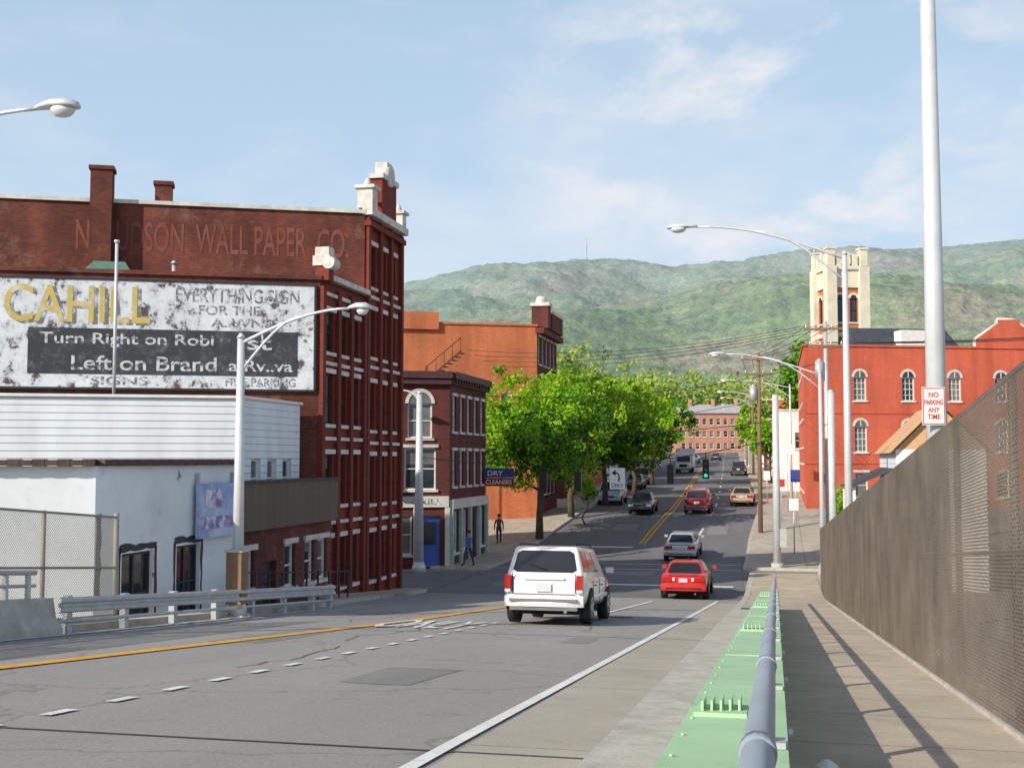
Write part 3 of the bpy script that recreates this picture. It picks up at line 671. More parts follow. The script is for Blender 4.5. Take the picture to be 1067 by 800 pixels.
wall(T,(x0,y0),(x1,y0),0,5.9,[(.9,3.2,.8,1.2)],m_white);wall(T,(x1,y0),(x1,y1),0,5.9,[],m_siding);wall(T,(x1,y1),(x0,y1),0,5.9,[],m_siding);wall(T,(x0,y1),(x0,y0),0,5.9,[(2,3.2,.8,1.2)],m_siding)
xm=(x0+x1)/2
m_tan=M('tan_gable',(.6,.36,.18),.8,.1,3)
for y in (y0,y1): T['gables'].face([(x0,y,5.9),(x1,y,5.9),(xm,y,7.7)],m_tan)
for a,b_ in ((x0-.25,xm),(x1+.25,xm)): T['roof'].face([(a,y0-.3,5.75),(b_,y0-.3,7.8),(b_,y1+.3,7.8),(a,y1+.3,5.75)],m_tan)
T['roof'].face([(x0-1.9,y0+.2,4.2),(x0,y0+.2,5.1),(x0,y1,5.1),(x0-1.9,y1,4.2)],m_roof)
for y in (y0+.4,y1-.3): T['roof'].box((x0-1.7,y,2.1),(.12,.12,4.2),m_white)
T.done()
cols=[(m_white,7.5),(m_brick_orange,8.8),(M('cream_wall',(.6,.55,.42),.8,.1,2),6.8),(m_brick_red,9.5),(m_siding,7.5)]
y=113.5
for k,(mm,h) in enumerate(cols):
    x=cx(y)+6.2+2.3; L=11+2*(k%2); z=g(y)
    building('shop_building',[(x,y),(x+12,y),(x+12,y+L),(x,y+L)],z-.5,z+h,mm,{3:[(u,z+4,.9,1.6) for u in (1,3.2,5.4,7.6)]+[(1,z+.6,2.6,2.2,'mull'),(5,z+.6,2.6,2.2,'mull')],0:[(1.5,z+4,.9,1.5),(4,z+4,.9,1.5)]})
    y+=L+5
for k in range(6):
    y=100+k*18; x=cx(y)-6.2-3.5; z=g(y); h=7+1.5*(k%3)
    building('brick_row_house',[(x-10,y),(x,y),(x,y+11),(x-10,y+11)],z-.5,z+h,(m_brick_maroon,m_brick_orange,m_siding)[k%3],{1:[(u,z+a,.9,1.6) for u in (1.2,4,7) for a in (1.2,4.2)],0:[(u,z+a,.9,1.6) for u in (2,6) for a in (1.2,4.2)]})
p=K(706,335);q=K(787,335); z=7.0
m_b3=brick('distant_brick',(.68,.28,.18),(.6,.24,.16),(.54,.34,.28),.15)
d=(Vector(q)-Vector(p)); L=d.length; d.normalize(); nb=Vector((-d.y,d.x))*14
ops=[(1.2+k*1.95,z+a,1.0,1.7,'x') for k in range(int((L-1.5)/1.95)) for a in (1.2,4.6,8.0)]
m_rf=M('grey_shingle',(.40,.39,.40),.9,.15,1)
def br(T):
    c0,c1=Vector((*p,0)),Vector((*q,0)); nn=Vector((nb.x,nb.y,0))
    T['pitched_roof'].face([c0+UP*18.2-nn*.04,c1+UP*18.2-nn*.04,c1+nn*.5+UP*21,c0+nn*.5+UP*21],m_rf); T['pitched_roof'].face([c1+nn+UP*18.2,c0+nn+UP*18.2,c0+nn*.5+UP*21,c1+nn*.5+UP*21],m_rf)
    T['pitched_roof'].face([c0+UP*18.2,c0+nn*.5+UP*21,c0+nn+UP*18.2],m_b3);T['pitched_roof'].face([c1+UP*18.2,c1+nn+UP*18.2,c1+nn*.5+UP*21],m_b3)
    for f in (.2,.5,.8): T['chimneys'].box(c0.lerp(c1,f)+nn*.4+UP*21,(1,1,2.6),m_b3)
building('brick_apartment_block',[p,q,(q[0]+nb.x,q[1]+nb.y),(p[0]+nb.x,p[1]+nb.y)],6,18,m_b3,{0:ops},extra=br,cop=m_white)
# ================= street lamps =================
m_lens=M('lamp_lens',(.7,.7,.68),.15,.05,3)
def lamp(x,y,zb,zt,arm,sg,rise,r=.09,head=.75,low=.8,base=True,arms=True):
    T=Thing('street_lamp',(x,y,zb)); P=T['pole']; P.tube([(x,y,zb),(x,y,zt)],[r*1.25,r*.7],m_galv2,14)
    if base: P.box((x,y,zb+.02),(.45,.45,.05),m_galv2); P.tube([(x,y,zb),(x,y,zb+.5)],[r*2,r*1.3],m_galv2,14)
    P.tube([(x,y,zt),(x,y,zt+.12)],[r*.9,r*.3],m_galv2,12)
    up=[(x+sg*arm*k/10,y,zt-.12+rise*math.sin(k/10*math.pi/2)) for k in range(11)]
    lo=[(x+sg*arm*.62*k/6,y,zt-low+(low-.12+rise*math.sin(.62*math.pi/2))*math.sin(k/6*math.pi/2)) for k in range(7)]
    T['arm'].tube(up,[.042-.001*k for k in range(11)],m_galv2,8); T['arm'].tube(lo,.033,m_galv2,8)
    for k,kl in ((2,2),(4,4)): 
        T['arm'].tube([up[k],lo[kl]],.018,m_galv2,6)
    e=Vector(up[-1]); H=T['head']; L=head
    sec=[(0,.05,.05,0),(.15,.09,.07,.02),(.4,.16,.10,.03),(.75,.17,.11,.02),(.95,.10,.07,0),(1.0,.03,.03,0)]
    H.loft([[e+Vector((sg*L*f,w_*math.cos(a),h*max(math.sin(a),-.35)+dz)) for a in [2*math.pi*i/16 for i in range(16)]] for f,w_,h,dz in sec],m_galv2)
    B=T['lens']; B.loft([[e+Vector((sg*L*(.62+rr*math.cos(a)),rr*L*.75*math.sin(a),zz)) for a in [2*math.pi*i/16 for i in range(16)]] for rr,zz in ((.27,-.02),(.25,-.08),(.17,-.14),(.05,-.165))],m_lens)
    T.done()
x,y=K(880,36); lamp(2.15,y,zr(y),E+(HZ-264)*36/F,4.4,-1,1.15,.11,.95)
x,y=K(852.5,58); lamp(2.2,y,zr(y),E+(HZ-388)*58/F,4.5,-1,1.1,.11,.8)
x,y=K(832,90); lamp(1.2,y,zr(y),E+(HZ-402)*90/F,4.4,-1,.6,.1,.8)
x,y=K(975,16); lamp(2.12,y,zr(y),13.6,4.7,-1,.8,.125,.95)
x,y=K(250,28); lamp(x,y,zr(y),E+(HZ-352)*28/F,2.65,1,.75,.12,.55)
lamp(-13.6,16.2,0,10.5,2.55,1,.5,.12,.75)
x,y=K(437,58.8); lamp(x,y,0,E+(HZ-410)*58.8/F,1.0,-1,.3,.2,.7,.4)
for s in (120,150,185,220): lamp(cx(s)+6.9,s,zr(s),zr(s)+9,3.2,-1,.6,.1,.8)
mb=MB(); x,y=K(251,28); mb.box((x,y-.1,zr(y)+.9),(.38,.35,1.2),m_wood); mb.box((x,y-.1,zr(y)+1.52),(.44,.4,.05),m_galv); single('utility_box',mb,(x,y,zr(y)))
# ================= utility poles / wires =================
def upole(name,x,y,zb,zt,mat,arms=((.4,2.2),(1.3,1.8)),tr=True,r=.15):
    T=Thing(name,(x,y,zb)); T['pole'].tube([(x,y,zb),(x,y,zt)],[r,r*.7],mat,12)
    for dz,w_ in arms:
        T['crossarm'].box((x,y-.12,zt-dz),(w_,.1,.12),m_wood)
        for k in range(4):
            xx=x-w_/2+.1+(w_-.2)*k/3; T['insulators'].tube([(xx,y-.12,zt-dz+.06),(xx,y-.12,zt-dz+.24)],[.05,.03],m_stone,8)
    if tr:
        T['transformer'].tube([(x-.35,y-.1,zt-3.0),(x-.35,y-.1,zt-2.1)],.22,m_galv,14); T['transformer'].tube([(x-.35,y-.1,zt-2.1),(x-.35,y-.1,zt-1.95)],[.2,.05],m_galv,12)
    T.done()
UPA=(-.9,76.5,12.1); UPB=(2.7,64.8,12.7)
upole('utility_pole',UPA[0],UPA[1],.7,UPA[2],m_wood)
upole('utility_pole',UPB[0],UPB[1],0,UPB[2],m_galv,tr=True)
for s in (112,148,190): upole('utility_pole',cx(s)+6.8,s,g(s),g(s)+10.5,m_wood,tr=False)
x,y=K(808,60); RP=(x,y); mb=MB(); mb.tube([(x,y,0),(x,y,8.7)],[.2,.15],m_galv2,16); mb.tube([(x,y,0),(x,y,.35)],.3,m_kerb,16); mb.box((x+.3,y-.1,1.6),(.32,.4,.9),m_galv); single('signal_pole',mb,(x,y,0))
x,y=K(866,52); mb=MB(); mb.tube([(x,y,0),(x,y,8.4)],.15,m_galv2,14); mb.tube([(x,y,8.4),(x,y,8.5)],[.16,.05],m_galv2,14); single('signal_pole',mb,(x,y,0))
W=MB()
def wire(a,b_,sag=.6,r=.014):
    a=Vector(a);b_=Vector(b_); W.tube([a.lerp(b_,k/12)-UP*sag*4*(k/12)*(1-k/12) for k in range(13)],r,m_black2,4)
for k in range(4): wire((UPB[0]-1+.6*k,UPB[1],UPB[2]-.2),(-19+.5*k,73.5+.1*k,12.4-.35*k),.7,.014)
for k in range(4): wire((UPB[0]-1+.6*k,UPB[1],UPB[2]-.2),(UPA[0]-1+.6*k,UPA[1],UPA[2]-.2),.3,.016)
for k in range(3): wire((UPA[0]-1+.6*k,UPA[1],UPA[2]-.2),(cx(112)+6.2+.5*k,112,g(112)+10.3),.6,.016)
for a,b2 in ((112,148),(148,190)):
    for k in range(3): wire((cx(a)+6.2+.5*k,a,g(a)+10.3),(cx(b2)+6.2+.5*k,b2,g(b2)+10.3),.6,.016)
for k in range(3): wire((UPB[0]-.5+.4*k,UPB[1],UPB[2]-1.1),(30,62+k,12.6+.3*k),.6,.018)
wire((UPB[0],UPB[1],10.6),(-16.2,63.5,9.0),.8,.016); wire((UPA[0],UPA[1],9.2),(-16.2,66.2,8.1),.8,.016)
SL=Vector((*K(437,58.8),5.6)); SRt=Vector((*RP,6.5))
def span(f): return SL.lerp(SRt,f)-UP*1.5*4*f*(1-f)*.55
W.tube([span(k/20) for k in range(21)],.022,m_black2,5)
W.tube([SL.lerp(SRt,k/20)+UP*(.9-.35*4*(k/20)*(1-k/20)) for k in range(21)],.018,m_black2,5)
single('overhead_wires',W)
m_red=M('signal_red',(.25,.02,.015),.3,.1,2);m_amb=M('signal_amber',(.25,.13,.01),.3,.1,2)
mgrn,nt,b=newmat('signal_green_lit'); b.inputs['Base Color'].default_value=(.02,.5,.25,1); b.inputs['Emission Color'].default_value=(.05,1,.5,1); b.inputs['Emission Strength'].default_value=.8
def signal(f,facing=-1,px=None):
    p=span(f); T=Thing('traffic_signal',tuple(p)); H=T['housing']; c=p-UP*.8
    H.tube([p,p-UP*.35],.025,m_black2,6); H.box(c,(.32,.26,.95),m_black2)
    for k,mm in enumerate((m_red,m_amb,mgrn if facing<0 else m_amb)):
        z=c.z+.31-.31*k; T['lenses'].tube([(c.x,c.y+.13*facing,z),(c.x,c.y+.15*facing,z)],.09,mm,16)
        for a in range(9):
            t0=math.pi*a/9;t1=math.pi*(a+1)/9
            H.face([(c.x+.12*math.cos(t0),c.y+.13*facing,z+.12*math.sin(t0)),(c.x+.12*math.cos(t1),c.y+.13*facing,z+.12*math.sin(t1)),(c.x+.12*math.cos(t1),c.y+.33*facing,z+.12*math.sin(t1)),(c.x+.12*math.cos(t0),c.y+.33*facing,z+.12*math.sin(t0))],m_black2)
    T.done()
signal(.80); signal(.345,1); signal(.44,1); signal(.70,1)
p=span(.55); T=Thing('lane_use_sign',tuple(p)); c=p-UP*.75
T['panel'].box(c,(.76,.03,1.05),m_white); T['hanger'].tube([p,p-UP*.25],.02,m_galv,6)
A=T['arrow']; A.tube([c+Vector((.08,-.022,-.12)),c+Vector((.1,-.022,.1)),c+Vector((.02,-.022,.27)),c+Vector((-.1,-.022,.3))],.035,m_black2,6)
A.face([c+Vector((-.28,-.025,.28)),c+Vector((-.08,-.025,.14)),c+Vector((-.08,-.025,.44))],m_black2)
T.extra.append(text('ONLY',m_black2,c+Vector((0,-.02,-.33)),(1,0,0),UP,.58,.2)); T.done()
x,y=2.12,K(975,16)[1]; c=Vector((x,y-.2,E+(HZ-423)*15.8/F))+Vector((-.06,0,0))
m_rl=M('sign_red',(.6,.03,.03),.4,.05,3); T=Thing('no_parking_sign',tuple(c))
rr=Vector((CA,-0.0,0))+Vector((0,.25,0)); rr.normalize(); Rn=rr.cross(UP); Rs=Matrix((rr,Rn,UP)).transposed()
T['panel'].box(c,(.31,.006,.50),m_white,Rs)
for dz in (.235,-.235): T['border'].box(c+UP*dz+Rn*.005,(.29,.004,.008),m_rl,Rs)
for dx in (.142,-.142): T['border'].box(c+rr*dx+Rn*.005,(.008,.004,.46),m_rl,Rs)
for s_,dz,w_ in (('NO',.15,.13),('PARKING',.05,.25),('ANY',-.05,.15),('TIME',-.14,.17)): T.extra.append(text(s_,m_rl,c+UP*dz+Rn*.006,rr,UP,w_,.065))
T['clamp'].box(c-Rn*.08+UP*.15,(.05,.16,.03),m_galv,Rs); T['clamp'].box(c-Rn*.08-UP*.15,(.05,.16,.03),m_galv,Rs); T.done()
c=Vector((-15.2,66.2,0)); c.z=4.2; T=Thing('shop_sign',tuple(c)); m_sb=M('sign_blue',(.04,.06,.25),.4,.1,2); m_sr=M('sign_darkred',(.28,.02,.03),.4,.1,2)
T['upper_panel'].box(c+UP*.5,(1.7,.18,.5),m_sb); T['lower_panel'].box(c,(1.7,.18,.46),m_sr)
T.extra.append(text('CLEANERS',m_white,c+Vector((0,-.1,0)),(1,0,0),UP,1.5,.26)); T.extra.append(text('DRY',m_white,c+Vector((-.2,-.1,.5)),(1,0,0),UP,.9,.28))
T['bracket'].tube([(-16.1,66.2,4.95),(-14.4,66.2,4.95)],.03,m_black2,6); T.done()
for x,y,w_,h,zc,mm,tx in ((1.0,68,.5,.65,3.0,m_white,''),(.4,82,.5,.5,3.9,m_rl,''),(-.6,96,.5,.7,4.2,m_white,''),(1.3,80,.6,.8,4.4,m_sb,''),(.9,88,.7,.7,6.2,m_white,'')):
    T=Thing('traffic_sign' if h<.75 else 'shop_sign',(x,y,zr(y))); T['post'].tube([(x,y,zr(y)),(x,y,zc+h/2)],.035,m_galv,8); T['panel'].box((x,y-.05,zc),(w_,.03,h),mm); T['bracket'].box((x,y-.02,zc),(.1,.04,h*.6),m_galv)
    T.done()
T=Thing('metal_fence',(-13.6,31,1))
for s in frange(29,37,.9): T['posts'].tube([(-13.5,s,0),(-13.5,s,zr(s)+1.0)],.03,m_darktrim,6)
for dz in (.95,.5,.1): T['rails'].tube([(-13.5,29,zr(29)+dz),(-13.5,37,zr(37)+dz)],.022,m_darktrim,6)
T.done()
# ================= vehicles =================
def paint(n,c,met=0.): return M(n,c,.28,.05,1.5,metal=met,coat=.7)
m_tail=M('tail_lamp_red',(.45,.015,.01),.15,.1,6); m_head=M('head_lamp',(.7,.72,.75),.1,.05,4); m_plate=M('licence_plate',(.55,.57,.6),.5,.15,12); m_rim=M('alloy_rim',(.4,.4,.42),.3,.1,4,metal=.6); m_under=M('underbody',(.012,.012,.012),.9,.1,3)
m_bgrey=M('bumper_grey',(.16,.16,.165),.6,.1,3)
def vehicle(name,x,y,away,kind,pm,scale=1.,bumper=None):
    sl=(zr(y+1)-zr(y-1))/2; th=math.atan(sl)*(1 if away else -1)
    X=Matrix.Translation((x,y,zr(y)+.022))@Matrix.Rotation(0 if away else math.pi,4,'Z')@Matrix.Rotation(th,4,'X')@Matrix.Scale(scale,4)
    T=Thing(name,(x,y,zr(y))); T.X=X
    if kind=='suv':
        st=[(-2.27,.50,.98,.83),(-2.2,.40,1.06,.90),(-1.9,.36,1.10,.92),(-.9,.34,1.10,.925),(.3,.34,1.09,.925),(1.1,.34,1.07,.92),(1.3,.34,1.05,.91),(1.9,.36,.99,.89),(2.2,.42,.90,.84),(2.3,.5,.8,.74)]
        cb=(-2.2,-2.0,.45,1.15,1.08,1.70,.87,.70); wy=(-1.38,1.32); wr=.37; L=2.27
    elif kind=='van':
        st=[(-2.3,.5,1.1,.85),(-2.25,.34,1.15,.93),(-1.5,.3,1.15,.95),(.8,.3,1.12,.95),(1.4,.3,1.1,.93),(2.1,.34,.98,.9),(2.35,.45,.8,.76)]
        cb=(-2.25,-2.1,.9,1.75,1.1,1.8,.9,.76); wy=(-1.45,1.45); wr=.34; L=2.3
    else:
        st=[(-2.36,.50,.84,.74),(-2.3,.38,.96,.84),(-2.0,.3,1.0,.88),(-1.4,.27,1.0,.90),(-.3,.26,.97,.905),(.8,.26,.96,.90),(1.2,.27,.93,.895),(1.9,.3,.83,.87),(2.25,.38,.72,.80),(2.36,.46,.64,.7)]
        cb=(-1.75,-1.05,.25,1.2,.96,1.42,.80,.58); wy=(-1.38,1.42); wr=.32; L=2.34
    Bd=T['body']
    rings=[]
    for (yy,zl,zt,h) in st:
        r=[(0,yy,zl),(.8*h,yy,zl),(.97*h,yy,zl+.09),(h,yy,zl+.45*(zt-zl)),(.985*h,yy,zt-.12),(.95*h,yy,zt-.03),(.86*h,yy,zt),(0,yy,zt+.025)]
        r+= [(-a,b_,c) for a,b_,c in reversed(r[1:-1])]
        rings.append(r)
    Bd.loft(rings,pm,True,True); Bd.mods.append(('SUBSURF',dict(levels=1,render_levels=1)))
    b0,t0,t1,b1,zb,zt,hb,ht=cb
    zb-=.06
    c8=[(-hb,b0,zb),(hb,b0,zb),(hb,b1,zb),(-hb,b1,zb),(-ht,t0,zt),(ht,t0,zt),(ht,t1,zt),(-ht,t1,zt)]
    C=T['cabin']; i=C.vs(c8); k=C.mi(pm)
    for f in((4,5,6,7),(0,1,5,4),(1,2,6,5),(2,3,7,6),(3,0,4,7)): C.f.append(tuple(i+a for a in f));C.m.append(k);C.sm.append(True)
    C.mods.append(('BEVEL',dict(width=.07*scale,segments=3)))
    G=T['glass']
    def pane(q,u0,u1,v0,v1,off=.008,mat=m_carglass,mbp=None):
        q=[Vector(a) for a in q]; n=(q[1]-q[0]).cross(q[3]-q[0]).normalized()
        f=lambda u,v:(q[0].lerp(q[1],u)).lerp(q[3].lerp(q[2],u),v)+n*off
        rr=.06; pts=[f(u0+rr,v0),f(u1-rr,v0),f(u1,v0+rr*1.3),f(u1,v1-rr*1.3),f(u1-rr,v1),f(u0+rr,v1),f(u0,v1-rr*1.3),f(u0,v0+rr*1.3)]
        (mbp or G).face(pts,mat)
    q=lambda a,b_,c,d:[c8[a],c8[b_],c8[c],c8[d]]
    pane(q(0,1,5,4),.07,.93,.16,.86); pane(q(2,3,7,6),.06,.94,.15,.92)
    for qq,rev in ((q(1,2,6,5),0),(q(3,0,4,7),1)):
        cuts=[(.05,.27),(.30,.58),(.61,.93)] if kind!='sedan' else [(.16,.5),(.53,.90)]
        for a,b_ in cuts:
            if rev:a,b_=1-b_,1-a
            qv=[Vector(v) for v in qq]; n=(qv[1]-qv[0]).cross(qv[3]-qv[0]).normalized()
            f=lambda u,v:(qv[0].lerp(qv[1],u)).lerp(qv[3].lerp(qv[2],u),v)+n*.008
            G.face([f(a,.18),f(b_,.18),f(b_,.86),f(a,.86)],m_carglass)
    Wd=T['wheels']; hwid=st[3][3]
    for yy in wy:
        for sx in(-1,1):
            xo=sx*(hwid+.006)
            pts=[(xo,yy+(wr+.07)*math.cos(a),wr+(wr+.07)*math.sin(a)) for a in [math.radians(-8+196*k/16) for k in range(17)]]
            Wd.face(pts if sx>0 else pts[::-1],m_under)
            Wd.tube([(sx*(hwid-.22),yy,wr),(sx*(hwid-.01),yy,wr),(sx*(hwid+.02),yy,wr)],[wr,wr,wr-.03],m_black,24)
            Wd.tube([(sx*(hwid+.018),yy,wr),(sx*(hwid+.03),yy,wr)],[wr*.62,wr*.58],m_rim,18)
            for a in range(5):
                an=a*2*math.pi/5; Wd.box((sx*(hwid+.032),yy+wr*.4*math.cos(an),wr+wr*.4*math.sin(an)),(.006,.07,.07),m_under)
    T['underside'].box((0,0,.3),(1.5,4.0,.16),m_under)
    D=T['details']; bz=.52 if kind!='sedan' else .5
    bm_=bumper or pm
    for e,sg in ((-1,-1),(1,1)):
        yb=sg*(L-.0); w_=st[3][3]*1.9
        D2=T['bumpers']
        D2.loft([[(xx,yb+sg*(.09-.1*abs(2*xx/w_)**3)+oy*sg,zz) for oy,zz in ((-.12,bz-.13),(0.0,bz-.13),(.03,bz-.05),(.03,bz+.06),(0,bz+.11),(-.12,bz+.11))] for xx in [w_/2*t for t in (-1,-.9,-.6,-.2,.2,.6,.9,1)]],bm_,True,False)
    if kind in('suv','van'):
        for sx in(-1,1):
            D.box((sx*.80,-L-.012,.92 if kind=='suv' else 1.0),(.14,.12,.30),m_tail); D.box((sx*.80,-L-.014,.73),(.12,.11,.06),m_head)
            D.box((sx*.70,-L-.002,.9),(.012,.03,.42),m_under)
        D.box((0,-L-.03,.80),(.34,.02,.17),m_plate); D.box((0,-L-.02,1.0),(.9,.03,.05),pm); D.box((0,-L-.005,.66),(1.4,.02,.012),m_under)
        D.box((0,-L-.095,bz+.01),(1.5,.06,.06),m_bgrey); D.box((0,-L+.02,bz-.17),(1.5,.14,.08),m_bgrey)
        D.tube([(.05,b0-.0,zb+.16),(-.35,b0+.06,zb+.3)],.012,m_under,6)
        D.box((0,t0+.02,zt-.05),(.5,.05,.035),m_tail)
        for sx in(-1,1):
            D.tube([(sx*(ht-.06),t0+.2,zt+.03),(sx*(ht-.06),t0+.3,zt+.06),(sx*(ht-.06),t1-.3,zt+.06),(sx*(ht-.06),t1-.1,zt+.02)],.018,m_under,6)
        D.tube([(.5,-L,.3),(.5,-L-.1,.29)],.035,m_rim,10)
        for sx in(-1,1): D.box((sx*(hwid+.008),0,.62),(.02,2.2,.09),bm_)
    else:
        for sx in(-1,1): D.box((sx*.60,-L-.03,.80),(.40,.1,.15),m_tail); D.box((sx*.36,-L-.035,.80),(.08,.09,.12),m_head)
        D.box((0,-L-.045,.76),(.32,.04,.15),m_plate); D.box((0,-L+.02,.925),(1.1,.03,.012),m_under); D.tube([(.45,-L,.27),(.45,-L-.08,.26)],.03,m_rim,8)
        D.box((0,-L-.1,bz-.03),(1.3,.06,.03),m_under)
    for sx in(-1,1):
        D.box((sx*(.62),L-.0,.74 if kind!='sedan' else .66),(.34,.12,.14),m_head)
        D.box((sx*(hwid+.10),b1-.28,zb+.17),(.18,.10,.13),pm); D.box((sx*(hwid+.03),b1-.26,zb+.12),(.12,.04,.04),m_under)
        for yy in (0.25,-.75): D.box((sx*(hwid+.004),yy,.85),(.02,.16,.025),pm if kind=='sedan' else m_under)
        for yy in (.95,-.1,-1.05): D.box((sx*(hwid-.001),yy,.72),(.008,.012,.55),m_under)
    D.box((0,L+.02,.66 if kind!='sedan' else .62),(.8,.1,.16),m_under)
    T.done()
vehicle('white_suv',-4.98,28.25,True,'suv',paint('car_paint_white',(.78,.78,.77)),1.0)
vehicle('red_sedan',-3.45,48.6,True,'sedan',paint('car_paint_red',(.55,.02,.02)))
vehicle('silver_sedan',-4.95,66.6,True,'sedan',paint('car_paint_silver',(.5,.51,.52),.3))
vehicle('dark_red_suv',-5.4,88,True,'suv',paint('car_paint_maroon',(.28,.015,.025)))
vehicle('tan_sedan',-2.5,96,True,'sedan',paint('car_paint_tan',(.5,.38,.24),.2))
vehicle('dark_sedan',-9.3,87,False,'sedan',paint('car_paint_dark',(.09,.095,.11),.3))
vehicle('parked_van',-12.7,96,False,'van',paint('car_paint_pale_blue',(.45,.56,.68)))
vehicle('parked_car',cx(118)-5.1,118,False,'sedan',paint('car_paint_blue',(.06,.09,.2)))
vehicle('parked_car',cx(126)-5.1,127,False,'suv',paint('car_paint_grey',(.2,.2,.21)))
vehicle('parked_car',cx(150)+5.1,150,True,'suv',paint('car_paint_black',(.03,.03,.035)))
vehicle('small_car',cx(235)+1.6,235,True,'sedan',paint('car_paint_dkblue',(.03,.05,.12)))
vehicle('small_car',cx(215)-2.0,215,False,'sedan',paint('car_paint_white2',(.7,.7,.7)))
tx,ty=cx(156)-1.8,157; zt=zr(ty); T=Thing('box_truck',(tx,ty,zt)); pw=paint('truck_white',(.75,.75,.74))
T['cargo_box'].box((tx,ty+2,zt+1.95),(2.2,4.5,2.4),pw); T['cab'].loft([[(tx-.95,yy,zt+.5),(tx+.95,yy,zt+.5),(tx+.95*w_,yy,zt+h),(tx-.95*w_,yy,zt+h)] for yy,h,w_ in ((ty-.3,2.3,.88),(ty-1.2,2.25,.86),(ty-1.8,1.4,.97),(ty-2.5,1.25,.95))],pw,sm=False)
T['glass'].face([(tx-.8,ty-1.27,zt+2.15),(tx+.8,ty-1.27,zt+2.15),(tx+.86,ty-1.82,zt+1.45),(tx-.86,ty-1.82,zt+1.45)][::-1],m_carglass)
T['front'].box((tx,ty-2.53,zt+.95),(1.0,.06,.35),m_under); T['front'].box((tx,ty-2.58,zt+.55),(1.95,.16,.22),m_bgrey)
for sx in(-1,1):
    T['front'].box((tx+sx*.72,ty-2.54,zt+.98),(.25,.06,.2),m_head)
    for yy in (ty-1.7,ty+3): T['wheels'].tube([(tx+sx*.7,yy,zt+.42),(tx+sx*.98,yy,zt+.42)],.42,m_black,18)
T.done()
# ================= people =================
m_skin=M('skin',(.45,.27,.19),.6,.05,5); m_hair=M('hair',(.04,.025,.015),.8,.2,20)
def clothes(name,shirt,pants,sc):
    m,nt,b=newmat(name); tc=N(nt,'ShaderNodeTexCoord'); sp=N(nt,'ShaderNodeSeparateXYZ'); nt.links.new(tc.outputs['Object'],sp.inputs[0])
    d=N(nt,'ShaderNodeMath',operation='DIVIDE'); d.inputs[1].default_value=2*sc; nt.links.new(sp.outputs[2],d.inputs[0])
    r=ramp(nt,d.outputs[0],[(0,(.03,.025,.02)),(.04,pants),(.47,shirt),(.735,(.45,.27,.19))]); r.color_ramp.interpolation='CONSTANT'
    nt.links.new(r.outputs[0],b.inputs['Base Color']); b.inputs['Roughness'].default_value=.85; return m
def person(x,y,z,h,yaw,shirt,pants,stride=.25):
    sc=h/1.75; V=[];Ed=[];Rr=[]
    def add(p,r,par=None):
        V.append(Vector(p)*sc);Rr.append(r*sc)
        if par is not None:Ed.append((par,len(V)-1))
        return len(V)-1
    pe=add((0,0,.95),.15);w_=add((0,0,1.12),.135,pe);ch=add((0,0,1.32),.16,w_);nk=add((0,0,1.46),.06,ch);h0=add((0,.01,1.55),.075,nk);h1=add((0,.015,1.65),.095,h0);h2=add((0,.0,1.74),.06,h1)
    hands=[]
    for sx in(-1,1):
        f=stride*sx
        hp=add((sx*.1,0,.88),.095,pe); kn=add((sx*.11,f*.6+.03,.5),.065,hp); an=add((sx*.11,f-.03,.1),.045,kn); to=add((sx*.12,f+.14,.045),.04,an)
        sh=add((sx*.19,0,1.40),.07,ch); el=add((sx*.25,-f*.4-.02,1.12),.047,sh); wr=add((sx*.25,-f*.8+.08,.88),.032,el); hands.append((V[wr],sx))
    me=bpy.data.meshes.new('body'); me.from_pydata([tuple(v) for v in V],Ed,[]); ob=bpy.data.objects.new('body',me); scene.collection.objects.link(ob)
    md=ob.modifiers.new('Skin','SKIN'); 
    for i,sv in enumerate(me.skin_vertices[0].data): sv.radius=(Rr[i],Rr[i]*(.7 if i in (1,2) else 1)); sv.use_root=(i==0)
    md.use_smooth_shade=True; ob.modifiers.new('Sub','SUBSURF').levels=2; ob.modifiers['Sub'].render_levels=2
    me.materials.append(clothes('clothes',shirt,pants,sc))
    e=bpy.data.objects.new('pedestrian',None); scene.collection.objects.link(e); e.location=(x,y,z); e.rotation_euler=(0,0,yaw); ob.parent=e
    hb=MB()
    for wv,sx in hands:
        d=Vector((0,.12,-1)).normalized(); pc=wv+d*.05*sc
        hb.tube([wv,pc,wv+d*.095*sc],[.026*sc,.034*sc,.03*sc],m_skin,8)
        for k in range(4):
            a=wv+d*.085*sc+Vector((0,(k-1.5)*.018*sc,0)); Lf=(.07,.08,.075,.06)[k]*sc
            hb.tube([a,a+d*Lf*.55,a+d*Lf+Vector((-sx*.02*sc,0,0))],[.009*sc,.008*sc,.006*sc],m_skin,6)
        hb.tube([wv+d*.03*sc+Vector((0,.025*sc,0)),wv+d*.06*sc+Vector((0,.05*sc,0)),wv+d*.095*sc+Vector((0,.055*sc,0))],[.011*sc,.01*sc,.007*sc],m_skin,6)
    o2=hb.obj('hands'); o2.parent=e
    fb=MB()
    fb.loft([[(sc*r*math.cos(a),sc*(r*1.1*math.sin(a)-.012),sc*zz) for a in [2*math.pi*i/14 for i in range(14)]] for r,zz in ((.102,1.655),(.104,1.70),(.09,1.75),(.05,1.785),(.01,1.795))],m_hair)
    fb.tube([(0,.10*sc,1.645*sc),(0,.125*sc,1.61*sc)],[.01*sc,.016*sc],m_skin,6); fb.box((0,.098*sc,1.575*sc),(.045*sc,.01*sc,.01*sc),m_rl)
    for sx in(-1,1): fb.tube([(sx*.035*sc,.09*sc,1.645*sc),(sx*.035*sc,.101*sc,1.645*sc)],.011*sc,m_hair,8); fb.box((sx*.098*sc,0,1.635*sc),(.018*sc,.035*sc,.055*sc),m_skin)
    o3=fb.obj('head_details'); o3.parent=e
